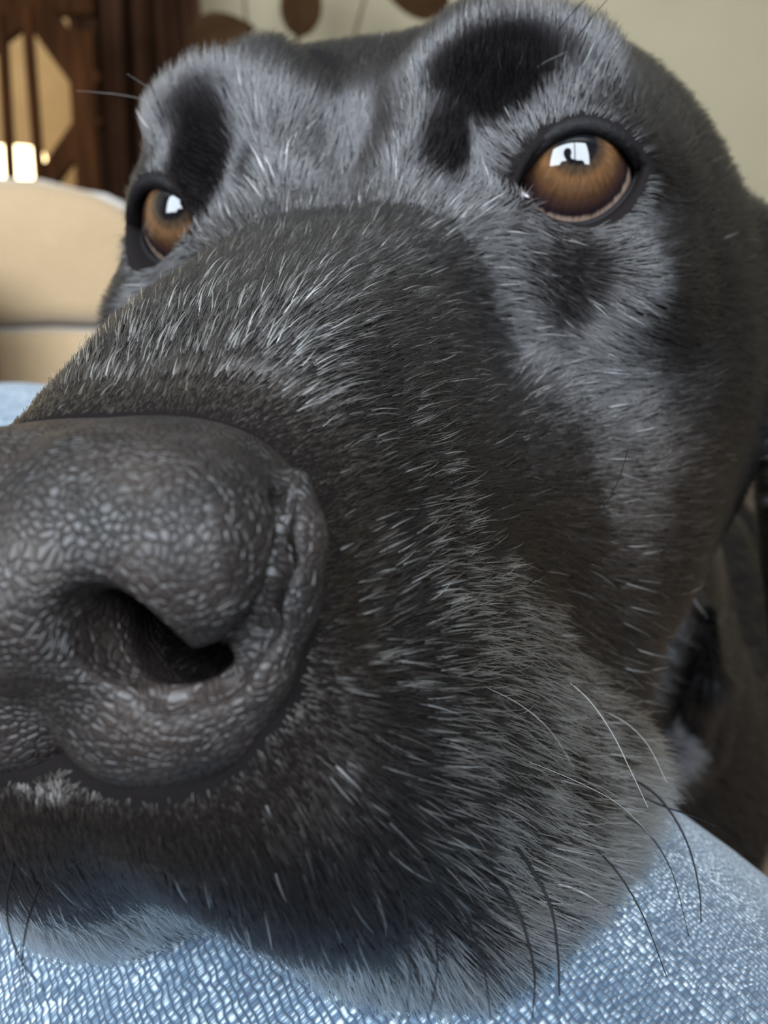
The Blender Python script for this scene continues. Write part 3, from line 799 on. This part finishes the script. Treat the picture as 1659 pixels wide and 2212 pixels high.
NF.add(lambda P: chain(P, [(10.6, -4.6, -8), (11.4, -5.0, 2), (12.5, -5, 24)], [4.5, 4.4, 4.0], 1), *BIG, 0.6, True)
NF.add(lambda P: ell(P, (13, -7.0, 12), (6.8, 6.2, 11)), *BIG, 1.0, True)                    # the dark cavity inside
NF.add(lambda P: chain(P, [(11, -5.6, 0), (14.0, -8.4, -0.5), (17.6, -8.0, 1.2), (20.6, -5, 3.2), (22.0, 0, 5.8), (22.0, 4.2, 8.0)], [2.6, 2.2, 1.8, 1.6, 1.4, 1.2], 1), *BIG, 0.6, True)
NF.add(lambda P: chain(P, [(0, -4, -7), (0, -14, -3.2), (0, -24, -1)], [.7, .9, 1.4], 1), *BIG, 1.2, True)         # midline groove
NF.f[...] = np.maximum(NF.f, NF.ax[2][None, None, :] - 30)
_f2, _xs2 = mirror_field(NF.f, NF.ax[0])
NV, NQ = surface_nets(_f2, [_xs2, NF.ax[1], NF.ax[2]])
NOSE_FIELD = (NF.f.copy(), NF.ax)

M_NOSE, nt, N, L, p = mat('nose_leather')
tc = N.new('ShaderNodeTexCoord')
vo = N.new('ShaderNodeTexVoronoi'); vo.feature = 'DISTANCE_TO_EDGE'; vo.inputs['Scale'].default_value = 1050; vo.inputs['Randomness'].default_value = 0.9
nz = N.new('ShaderNodeTexNoise'); nz.inputs['Scale'].default_value = 120; nz.inputs['Detail'].default_value = 2.5
wz = N.new('ShaderNodeTexNoise'); wz.inputs['Scale'].default_value = 260; wz.inputs['Detail'].default_value = 0
mixv = N.new('ShaderNodeMix'); mixv.data_type = 'VECTOR'; mixv.inputs['Factor'].default_value = 0.0025
L.new(tc.outputs['Object'], wz.inputs['Vector'])
L.new(tc.outputs['Object'], mixv.inputs['A']); L.new(wz.outputs['Color'], mixv.inputs['B']); L.new(mixv.outputs['Result'], vo.inputs['Vector'])
L.new(tc.outputs['Object'], nz.inputs['Vector'])
mr = N.new('ShaderNodeMapRange'); mr.inputs['From Max'].default_value = 0.20; mr.interpolation_type = 'SMOOTHSTEP'
L.new(vo.outputs['Distance'], mr.inputs['Value'])
bp = N.new('ShaderNodeBump'); bp.inputs['Distance'].default_value = 0.00022; bp.inputs['Strength'].default_value = 0.8
L.new(mr.outputs['Result'], bp.inputs['Height'])
bp2 = N.new('ShaderNodeBump'); bp2.inputs['Distance'].default_value = 0.0006; bp2.inputs['Strength'].default_value = 0.4
L.new(nz.outputs['Fac'], bp2.inputs['Height']); L.new(bp.outputs['Normal'], bp2.inputs['Normal']); L.new(bp2.outputs['Normal'], p.inputs['Normal'])
cr = N.new('ShaderNodeValToRGB')
cr.color_ramp.elements[0].position = 0.3; cr.color_ramp.elements[0].color = (0.006, 0.005, 0.005, 1)
cr.color_ramp.elements[1].position = 0.75; cr.color_ramp.elements[1].color = (0.022, 0.016, 0.014, 1)
L.new(nz.outputs['Fac'], cr.inputs['Fac']); L.new(cr.outputs['Color'], p.inputs['Base Color'])
p.inputs['Roughness'].default_value = 0.44
p.inputs['Specular IOR Level'].default_value = 0.30
nose = keep(link('nose', mesh_quads('dog_nose', head2world(NV), NQ), M_NOSE), dog)
nose['label'] = 'dark pebbled nose leather'

# ---- eyes
def eyeball_mesh():
    nu, nv = 64, 96
    th = np.concatenate([np.linspace(0, 1.0, 48), np.linspace(1.0, math.pi, 30)[1:]])
    V = [(0, 0, 0)]
    rows = []
    Rc, zc = 8.9, 3.6                    # corneal bulge
    pts = []
    for t in th:
        x, z = EYE_R * math.sin(t), EYE_R * math.cos(t)
        # ray from the centre to the bulge sphere
        ct = math.cos(t); disc = zc * zc * ct * ct - zc * zc + Rc * Rc
        rb = zc * ct + math.sqrt(disc) if disc > 0 else 0
        k = 0.5
        r = max(rb, EYE_R); d = abs(rb - EYE_R)
        if d < 0.8: r += (0.8 - d) ** 2 * 0.08
        pts.append((r * math.sin(t), r * math.cos(t)))
    V = []; F = []
    for (x, z) in pts:
        for j in range(nv):
            a = 2 * math.pi * j / nv
            V.append((x * math.cos(a) * 1e-3, x * math.sin(a) * 1e-3, z * 1e-3))
    for i in range(len(pts) - 1):
        for j in range(nv):
            F.append((i * nv + j, (i + 1) * nv + j, (i + 1) * nv + (j + 1) % nv, i * nv + (j + 1) % nv))
    return mesh_np('eyeball', V, F)
M_EYE, nt, N, L, p = mat('eye')
tc = N.new('ShaderNodeTexCoord')
sep = N.new('ShaderNodeSeparateXYZ'); L.new(tc.outputs['Object'], sep.inputs[0])
def mth(op, a, b=None):
    n = N.new('ShaderNodeMath'); n.operation = op
    for i, v in enumerate((a, b)):
        if v is None: continue
        if isinstance(v, (int, float)): n.inputs[i].default_value = v
        else: L.new(v, n.inputs[i])
    return n.outputs[0]
rad = mth('SQRT', mth('ADD', mth('MULTIPLY', sep.outputs[0], sep.outputs[0]), mth('MULTIPLY', sep.outputs[1], sep.outputs[1])))
angv = mth('ARCTAN2', sep.outputs[1], sep.outputs[0])
cmb = N.new('ShaderNodeCombineXYZ'); L.new(mth('MULTIPLY', angv, 6.0), cmb.inputs[0]); L.new(mth('MULTIPLY', rad, 300.0), cmb.inputs[1])
fib = N.new('ShaderNodeTexNoise'); fib.inputs['Scale'].default_value = 2.0; fib.inputs['Detail'].default_value = 4
L.new(cmb.outputs[0], fib.inputs['Vector'])
rj = mth('ADD', mth('MULTIPLY', rad, 1000.0), mth('MULTIPLY', mth('SUBTRACT', fib.outputs['Fac'], 0.5), 0.6))
cr = N.new('ShaderNodeValToRGB'); cr.color_ramp.interpolation = 'EASE'
E = cr.color_ramp.elements
stops = [(0.0, (0.002, 0.002, 0.003)), (2.8, (0.003, 0.003, 0.004)), (3.8, (0.022, 0.014, 0.009)), (5.4, (0.062, 0.030, 0.013)), (7.0, (0.046, 0.022, 0.010)),
         (8.1, (0.018, 0.009, 0.007)), (9.2, (0.008, 0.005, 0.006)), (9.7, (0.16, 0.11, 0.085)), (11, (0.22, 0.15, 0.115))]
E[0].position = 0; E[0].color = (*stops[0][1], 1); E[1].position = 1; E[1].color = (*stops[-1][1], 1)
for r_, c_ in stops[1:-1]:
    e = E.new(r_ / 11.0); e.color = (*c_, 1)
L.new(mth('DIVIDE', rj, 11.0), cr.inputs['Fac'])
mx = N.new('ShaderNodeMix'); mx.data_type = 'RGBA'; mx.blend_type = 'MULTIPLY'
fr = N.new('ShaderNodeMapRange'); fr.inputs['From Min'].default_value = 0.3; fr.inputs['From Max'].default_value = 0.7; fr.inputs['To Min'].default_value = 0.65; fr.inputs['To Max'].default_value = 1.2
L.new(fib.outputs['Fac'], fr.inputs['Value'])
mx.inputs['Factor'].default_value = 1.0
L.new(cr.outputs['Color'], mx.inputs['A']); L.new(fr.outputs['Result'], mx.inputs['B'])
L.new(mx.outputs['Result'], p.inputs['Base Color'])
p.inputs['Roughness'].default_value = 0.5; p.inputs['Specular IOR Level'].default_value = 0.0
p.inputs['Coat Weight'].default_value = 1.0; p.inputs['Coat Roughness'].default_value = 0.004; p.inputs['Coat IOR'].default_value = 1.42
M_LID = plain('wet_black_lid', (0.003, 0.0025, 0.003), 0.65, 0.10, 0.0, bump=(900, 0.0003))
M_TEAR = plain('tear_duct_skin', (0.02, 0.012, 0.012), 0.10, 0.6, 1.0, bump=(500, 0.0015))
for sgn, side in ((1, 'picture right'), (-1, 'picture left')):
    C = EYE_C * [sgn, 1, 1]
    cw = head2world(C)
    eye = link('eyeball', eyeball_mesh(), M_EYE)
    eye.location = cw
    g = Vector(cam2world(np.array([10.0, 110.0, -330.0] if sgn > 0 else [-165.0, 50.0, -330.0]))) - Vector(cw)
    eye.rotation_euler = g.to_track_quat('Z', 'Y').to_euler()
    keep(eye, dog)
    eye['label'] = 'amber brown eye reflecting the window'
    f, r, t = eye_frame(sgn)
    xs = LID_W * np.sin(np.linspace(-math.pi / 2, math.pi / 2, 41))
    up, lo = lid_curve(xs)
    for nm, y, rr, off in (('upper_eyelid', up, 1.45, 12.9), ('lower_eyelid', lo, 0.80, 12.2)):
        yy = y + (0.5 if nm[0] == 'u' else -0.2)
        z = np.sqrt(np.maximum(off ** 2 - xs ** 2 - yy ** 2, 4.0))
        P = C + xs[:, None] * r + yy[:, None] * t + z[:, None] * f
        R = rr * (0.55 + 0.45 * np.sqrt(np.maximum(0, 1 - (xs / LID_W) ** 2)))
        lid = keep(link(nm, tube_mesh(nm, head2world(P), R * 1e-3, 12), M_LID), dog)
    xs2 = np.array([-LID_W - 1.2, -LID_W + 0.3, -LID_W + 1.8, -LID_W + 3.0]); y2 = np.array([-1.9, -1.9, -2.4, -3.2])
    P = C + xs2[:, None] * r + y2[:, None] * t + np.sqrt(np.maximum(11.9 ** 2 - xs2 ** 2 - y2 ** 2, 20))[:, None] * f
    keep(link('tear_duct', tube_mesh('tear_duct', head2world(P), np.array([0.4, 1.1, 1.2, 0.5]) * 1e-3, 12), M_TEAR), dog)

# ---- fur
def value_noise(P, scale, seed):
    """cheap smooth 3-D noise in -1..1 for points P (mm)"""
    r = np.random.default_rng(seed); n = 32
    g = r.uniform(-1, 1, (n, n, n)).astype(np.float32)
    q = P / scale; i = np.floor(q).astype(int); f = q - i; f = f * f * (3 - 2 * f); i %= n; j = (i + 1) % n
    out = 0
    for dx in (0, 1):
        for dy in (0, 1):
            for dz in (0, 1):
                w = (f[:, 0] if dx else 1 - f[:, 0]) * (f[:, 1] if dy else 1 - f[:, 1]) * (f[:, 2] if dz else 1 - f[:, 2])
                out = out + w * g[(j if dx else i)[:, 0], (j if dy else i)[:, 1], (j if dz else i)[:, 2]]
    return out
def sst(x, a, b):
    t = np.clip((x - a) / (b - a), 0, 1); return t * t * (3 - 2 * t)
def gauss(P, c, r):
    return np.exp(-(((P - c) / r) ** 2).sum(1))
_tri = np.concatenate([DQ[:, [0, 1, 2]], DQ[:, [0, 2, 3]]])
_a, _b, _c = DV[_tri[:, 0]], DV[_tri[:, 1]], DV[_tri[:, 2]]
_fn = np.cross(_b - _a, _c - _a); _ar = np.linalg.norm(_fn, axis=1) * 0.5
_vn = np.zeros_like(DV)
for k in range(3): np.add.at(_vn, _tri[:, k], _fn)
_vn /= np.linalg.norm(_vn, axis=1)[:, None] + 1e-9
_cen = (_a + _b + _c) / 3
CAMH = world2head(np.array([0, 0, CAM_H]))
def facing(P, Nn):
    v = CAMH - P; v /= np.linalg.norm(v, axis=1)[:, None]
    return (v * Nn).sum(1)
_fnn = _fn / (2 * _ar[:, None] + 1e-9)
_fc = facing(_cen, _fnn)
def nose_dist(P):
    f, ax = NOSE_FIELD
    q = np.abs(P * [1, 0, 0]) + P * [0, 1, 1]
    idx = []
    out = np.zeros(len(P), bool)
    for i in range(3):
        k = np.searchsorted(ax[i], q[:, i]); out |= (k >= len(ax[i]) - 1) | (q[:, i] < ax[i][0]); idx.append(np.clip(k, 0, len(ax[i]) - 1))
    d = f[idx[0], idx[1], idx[2]].astype(float); d[out] = 50
    return d
def make_fur(name, n, wt, seed, npts=5):
    rng = np.random.default_rng(seed)
    w = _ar * wt; cdf = np.cumsum(w); cdf /= cdf[-1]
    ti = np.searchsorted(cdf, rng.random(n))
    u = rng.random((n, 2)); s = np.sqrt(u[:, 0])
    bc = np.stack([1 - s, s * (1 - u[:, 1]), s * u[:, 1]], 1)
    tv = _tri[ti]
    P = (DV[tv] * bc[:, :, None]).sum(1); Nn = (_vn[tv] * bc[:, :, None]).sum(1); Nn /= np.linalg.norm(Nn, axis=1)[:, None]
    # no hair on the nose leather nor in the eye openings
    okk = nose_dist(P) > 0.15
    for sgn in (1, -1):
        C = EYE_C * [sgn, 1, 1]; f, r, t = eye_frame(sgn); q = P - C
        x, y, z = q @ r, q @ t, q @ f
        up, lo = lid_curve(np.clip(x, -LID_W, LID_W))
        inside = (x > -LID_W - 3.0) & (x < LID_W + 1.2) & (y < up + 1.5) & (y > lo - 0.8) & (z > 0) & (z < 24)
        okk &= ~inside & (np.linalg.norm(q, axis=1) > EYE_R + 1.0)
    P, Nn = P[okk], Nn[okk]; n = len(P)
    a, b, c = P.T; aa = np.abs(a); sg = np.sign(a + 1e-9)
    mz = 1 - sst(c, 70, 105)                                   # muzzle
    low = sst(-b, -8, 46)
    lipb = sst(-b, 40, 60) * (1 - sst(c, 80, 105))
    front = 1 - sst(c, 2, 20)
    eyeL = np.exp(-(((aa - 40) / 16) ** 2 + ((b - 36) / 14) ** 2 + ((c - 100) / 20) ** 2))
    brow = np.exp(-(((aa - 29) / 12) ** 2 + ((b - 58) / 10) ** 2 + ((c - 100) / 14) ** 2))
    # ---- combing direction
    D = np.zeros((n, 3)); D[:, 2] = 1.0
    D[:, 1] -= mz * (0.10 + 0.95 * low + 0.9 * front * low)
    D[:, 0] += sg * mz * 0.25 * sst(b, -10, 20) * sst(aa, 4, 18)
    D[:, 1] -= sst(c, 95, 130) * 0.30 * (1 - sst(b, 0, 35))    # cheeks and throat hang down
    D[:, 1] += 0.9 * sst(b, 34, 56) * (1 - sst(c, 120, 150)) * (1 - mz * 0.5)
    ev = P - EYE_C * np.stack([sg, np.ones(n), np.ones(n)], 1); ed = np.hypot(ev[:, 0], ev[:, 1]) + 1e-6
    near = np.exp(-((np.linalg.norm(ev, axis=1) - 13) / 6.0) ** 2) * (1 - sst(c, 112, 124))
    D *= (1 - 0.75 * near)[:, None]
    D[:, 0] += 1.3 * near * ev[:, 0] / ed; D[:, 1] += 1.3 * near * ev[:, 1] / ed          # the lids' hair lies away from the eye
    und = np.exp(-(((aa - 38) / 14) ** 2 + ((b - 16) / 11) ** 2 + ((c - 92) / 18) ** 2))
    D[:, 0] += sg * 0.9 * und; D[:, 1] -= 0.55 * und
    ftop = np.clip(1.5 * np.exp(-(((a + 3) / 20) ** 2 + ((b - 66) / 10) ** 2 + ((c - 122) / 20) ** 2)), 0, 1)
    D[:, 1] *= 1 - ftop
    nb = (c > 240) | (b < -90)
    D[nb] = [0, -0.9, 0.8]
    for k in range(3):
        D[:, k] += 0.13 * value_noise(P, 9, 10 + k) + 0.07 * value_noise(P, 3.2, 20 + k) + rng.normal(0, 0.08, n)
    T = D - (D * Nn).sum(1)[:, None] * Nn; T /= np.linalg.norm(T, axis=1)[:, None] + 1e-9
    nd = nose_dist(P)
    frn = (1 - sst(c, 10, 26)) * sst(-b, 14, 24) * (1 - sst(-b, 45, 51))        # nose's shade put into the coat colour: fewer pale hairs above the lip
    # ---- colour: black, brown-black, and the grey of an old muzzle
    patch = value_noise(P, 5.5, 41) * 0.6 + value_noise(P, 2.2, 42) * 0.5
    cb_ = np.interp(-b, [-30, 8, 30, 52, 70], [40, 46, 63, 78, 84]); pad = 1 - sst(c, cb_ - 4, cb_ + 5)     # the whisker pad ends at the fold
    grey = (0.035 + 0.115 * sst(-b, -4, 20) * sst(nd, 4, 16) + 0.15 * sst(-b, 22, 48) * sst(c, 4, 24) + 0.34 * sst(-b, 49, 59)) * pad * mz + 0.035 * mz * (1 - pad) * sst(-b, 20, 45) + 0.012 * mz * (1 - sst(-b, -10, 5)) + 0.002
    grey = grey * np.clip(1 + 1.7 * patch, 0.08, 2.4) * sst(nd, 1.0, 9)
    undr = sst(-Nn[:, 1], 0.15, 0.65)
    grey = grey * (1 - 0.85 * (1 - sst(aa + 0.6 * c, 8, 21)) * mz) + 0.62 * undr * mz * sst(-b, 36, 46)     # pale fringe along the lip's lower edge
    grey *= 1 - 0.92 * frn
    isg = rng.random(n) < grey
    isl = (~isg) & (rng.random(n) < 0.20 * mz * (1 - frn) * np.maximum(0.45 * pad, 1 - sst(-b, -6, 12)) + 0.006)
    # ---- length
    Lh = 3.0 + 1.8 * sst(c, 20, 60) + 1.0 * sst(c, 80, 110)
    Lh = Lh + mz * (3.0 * low + 3.2 * lipb) * sst(c, -2, 14)
    Lh = Lh + 2.6 * sst(c, 110, 150)
    Lh = Lh * (1 - 0.5 * eyeL) + 1.5 * brow
    Lh[nb] = 13.0
    Lh = Lh * (0.50 + 0.50 * sst(nd, 0.5, 7))
    Lh = Lh * (1 - 0.10 * (1 - sst(c, 3, 14)) * (1 - sst(-b, 34, 44)))
    Lh = Lh * rng.uniform(0.65, 1.15, n) * np.where(isg & (mz > 0.3), 1.35, 1.0)
    beta = np.radians(rng.normal(20, 6, n) + 3.0 * isg + 14 * mz * (1 - low) * sst(c, 25, 60) + 6 * lipb)
    spot = np.zeros(n)                                       # whorls where the coat stands forward
    for (q, r_, k_) in (((-28, 44, 101), (6, 9, 11), 1.0), ((25, 52, 101), (8, 6.5, 10), 1.0), ((-2, 46, 101), (5, 14, 16), 0.26),
                        ((18, 41, 97), (4, 6, 9), 0.8), ((-17, 41, 97), (3, 5, 8), 0.6), ((36, 21, 90), (10, 6, 10), 0.32)):
        spot = np.maximum(spot, k_ * np.clip(1.6 * np.exp(-(((P - q) / r_) ** 2).sum(1)), 0, 1))
    beta = np.clip(beta * (1 - 0.65 * ftop), math.radians(4), math.radians(60))
    Fd = np.zeros((n, 3)); Fd[:] = [0, 0.08, -1.0]; Fd[:, 0] = 0.25 * sg; Fd += rng.normal(0, 0.10, (n, 3))
    Fd += np.maximum(0, 0.35 - (Fd * Nn).sum(1))[:, None] * Nn; Fd /= np.linalg.norm(Fd, axis=1)[:, None]
    t = np.linspace(0, 1, npts)
    along = np.cos(beta)[:, None] * t; outw = np.sin(beta)[:, None] * (t - 0.42 * t * t)
    side = np.cross(Nn, T)
    curl = rng.normal(0, 0.07, n)[:, None] * t * t
    body_ = along[..., None] * T[:, None, :] + outw[..., None] * Nn[:, None, :] + curl[..., None] * side[:, None, :]
    w_ = spot[:, None, None]
    body_ = body_ * (1 - w_) + w_ * (t[None, :, None] * Fd[:, None, :] + 0.5 * (t * t)[None, :, None] * T[:, None, :] * 0.4)
    pts = P[:, None, :] - 0.25 * Nn[:, None, :] + Lh[:, None, None] * body_
    # ---- colour
    col = np.zeros((n, 3))
    col[:] = [0.0080, 0.0072, 0.0078]
    br = np.clip(0.55 * np.exp(-((nd - 1) / 5.0) ** 2) + 0.45 * sst(aa, 26, 36) * sst(c, 40, 60) * (1 - sst(c, 105, 130)) * sst(-b, -5, 20), 0, 1)
    col = col * (1 - br[:, None]) + np.array([0.026, 0.017, 0.011]) * br[:, None]
    col *= rng.uniform(0.7, 1.5, (n, 1))
    gv = rng.uniform(0.55, 0.97, (n, 1)); gc = gv * np.array([1.0, 0.97, 0.92])
    tan = (sst(-b, 58, 64) * (c < 40))[:, None]; gc = gc * (1 - tan * [0.0, 0.10, 0.22])
    col[isg] = gc[isg]; col[isl] = [0.085, 0.077, 0.072]
    rad = np.where(isg, 0.070, 0.040) * rng.uniform(0.8, 1.25, n)
    rad = np.where(nb, 0.09, rad) + 0.02 * sst(c, 110, 160)
    W = head2world(pts)
    cu = bpy.data.hair_curves.new(name); cu.add_curves([npts] * n)
    cu.position_data.foreach_set('vector', np.ascontiguousarray(W, np.float32).ravel())
    prof = np.array([0.85, 1.0, 0.9, 0.65, 0.15]) if npts == 5 else np.linspace(1, .2, npts)
    ra = cu.attributes.get('radius') or cu.attributes.new('radius', 'FLOAT', 'POINT')
    ra.data.foreach_set('value', (rad[:, None] * prof * 1e-3).astype(np.float32).ravel())
    ca = cu.attributes.new('tint', 'FLOAT_COLOR', 'CURVE')
    ca.data.foreach_set('color', np.concatenate([col, np.ones((n, 1))], 1).astype(np.float32).ravel())
    o = bpy.data.objects.new(name, cu); COL.objects.link(o); cu.materials.append(M_FUR)
    keep(o, dog); o['kind'] = 'stuff'
    return o
M_FUR = bpy.data.materials.new('dog_fur'); M_FUR.use_nodes = True
nt = M_FUR.node_tree; N, L = nt.nodes, nt.links; N.clear()
out = N.new('ShaderNodeOutputMaterial'); hb = N.new('ShaderNodeBsdfHairPrincipled'); at = N.new('ShaderNodeAttribute'); at.attribute_name = 'tint'
hb.model = 'CHIANG'; hb.parametrization = 'COLOR'
hb.inputs['Roughness'].default_value = 0.24; hb.inputs['Radial Roughness'].default_value = 0.35
hb.inputs['Random Roughness'].default_value = 0.3; hb.inputs['Coat'].default_value = 0.0
L.new(at.outputs['Color'], hb.inputs['Color']); L.new(hb.outputs[0], out.inputs['Surface'])
_wt = np.where(_fc > -0.12, 1.0, 0.06)
_far = np.clip(np.maximum((_cen[:, 2] - 235) / 90, (-120 - _cen[:, 1]) / 90), 0, 1)      # thinner towards the trunk
_wt = _wt * (1.0 - _far) ** 2 * np.where(_cen[:, 2] > 150, 0.45, 1.0) * np.where(_cen[:, 2] < 90, 1.35, 1.0) + 0.012
_nn = nose_dist(_cen); _wt = _wt * np.where(_nn < 7, 2.2, 1.0)
FUR_N = 430000
fur = make_fur('fur', FUR_N, _wt, 3)
fur['label'] = 'short black coat with grey hairs on muzzle and lips'

# ---- whiskers: each one rooted on the skin and curving out in space
from mathutils.bvhtree import BVHTree
_bvh = BVHTree.FromPolygons([tuple(v) for v in head2world(DV)], [tuple(q) for q in DQ.tolist()])
M_WB = plain('black_whisker', (0.004, 0.004, 0.005), 0.6, 0.1); M_WW = plain('white_whisker', (0.17, 0.165, 0.155), 0.45, 0.3)
def whisker(pix, r, m, dz=None):
    o = Vector((0, 0, CAM_H)); d0 = Vector(px2world(pix[0][0], pix[0][1], 100.0)) - o
    hit = _bvh.ray_cast(o, d0.normalized())
    if hit[0] is None: return
    Z0 = w2c(np.array(hit[0]))[2]
    k = len(pix); dz = dz or [-3.0 * i for i in range(k)]
    C = np.array([w2c(px2world(x, y, Z0 + dd + (0.8 if i == 0 else -0.8))) for i, ((x, y), dd) in enumerate(zip(pix, dz))])
    t = np.linspace(0, k - 1, 22); P = np.zeros((22, 3))
    for j, tt in enumerate(t):                              # Catmull-Rom through the control points
        i = min(int(tt), k - 2); f = tt - i
        p1, p2 = C[i], C[i + 1]; p0 = C[i - 1] if i > 0 else 2 * p1 - p2; p3 = C[i + 2] if i + 2 < k else 2 * p2 - p1
        P[j] = 0.5 * (2 * p1 + (p2 - p0) * f + (2 * p0 - 5 * p1 + 4 * p2 - p3) * f * f + (3 * p1 - p0 - 3 * p2 + p3) * f ** 3)
    R = r * (0.65 if m is M_WW else 1.9) * np.linspace(1, 0.35, 22) * 1e-3
    w = keep(link('whisker', tube_mesh('whisker', cam2world(P), R, 7), m), dog)
    w['label'] = 'long stiff white whisker' if m is M_WW else 'long stiff black whisker'
for pix, r, m, dz in (
    ([(1215, 1462), (1270, 1510), (1320, 1580), (1360, 1660), (1400, 1745)], .12, M_WW, None),
    ([(1290, 1530), (1350, 1560), (1400, 1610), (1440, 1690)], .10, M_WW, None),
    ([(1125, 1275), (1200, 1215), (1270, 1145), (1330, 1050), (1360, 960)], .045, M_WB, [0, -5, -9, -12, -14]),
    ([(1130, 1640), (1250, 1690), (1340, 1740), (1410, 1810)], .05, M_WW, None),
    ([(1040, 1480), (1120, 1520), (1190, 1580), (1240, 1660)], .04, M_WW, None),
    ([(1095, 1800), (1150, 1880), (1190, 1960), (1205, 2060), (1208, 2150)], .13, M_WB, None),
    ([(1060, 1880), (1110, 1950), (1140, 2030), (1155, 2110), (1150, 2200)], .12, M_WB, None),
    ([(1330, 1660), (1420, 1720), (1480, 1810), (1510, 1920), (1515, 2030)], .12, M_WB, None),
    ([(1340, 1700), (1430, 1740), (1500, 1765), (1545, 1785)], .09, M_WB, None),
    ([(1250, 1800), (1330, 1880), (1390, 1980), (1440, 2110)], .09, M_WB, None),
    ([(1310, 1740), (1390, 1790), (1450, 1880), (1490, 2030)], .08, M_WB, None),
    ([(1000, 1960), (1030, 2040), (1050, 2120), (1060, 2205)], .08, M_WB, None),
    ([(860, 1900), (880, 2010), (885, 2100), (880, 2205)], .07, M_WB, None),
    ([(930, 1970), (945, 2060), (940, 2130), (925, 2205)], .07, M_WB, None),
    ([(560, 1900), (600, 1980), (615, 2060), (600, 2150)], .06, M_WB, None),
    ([(30, 1860), (14, 1960), (38, 2060), (95, 2140)], .08, M_WB, None),
    ([(90, 1900), (60, 1990), (48, 2080), (60, 2150)], .07, M_WB, None),
    ([(1200, 75), (1222, 45), (1248, 15), (1285, -20)], .06, M_WB, None),
    ([(1240, 90), (1262, 60), (1285, 30), (1320, -10)], .06, M_WB, None),
    ([(335, 222), (275, 207), (215, 200), (165, 196)], .07, M_WW, None),
    ([(350, 205), (310, 182), (275, 160)], .08, M_WW, None),
    ([(310, 340), (255, 338), (205, 345)], .06, M_WW, None),
    ([(1085, 158), (1078, 132), (1076, 108)], .08, M_WW, None),
    ([(1112, 158), (1122, 140), (1128, 122)], .08, M_WW, None),
    ([(1150, 152), (1185, 130), (1225, 112)], .07, M_WW, None),
    ([(815, 475), (802, 462), (796, 440)], .08, M_WW, None)):
    whisker(pix, r, m, dz)
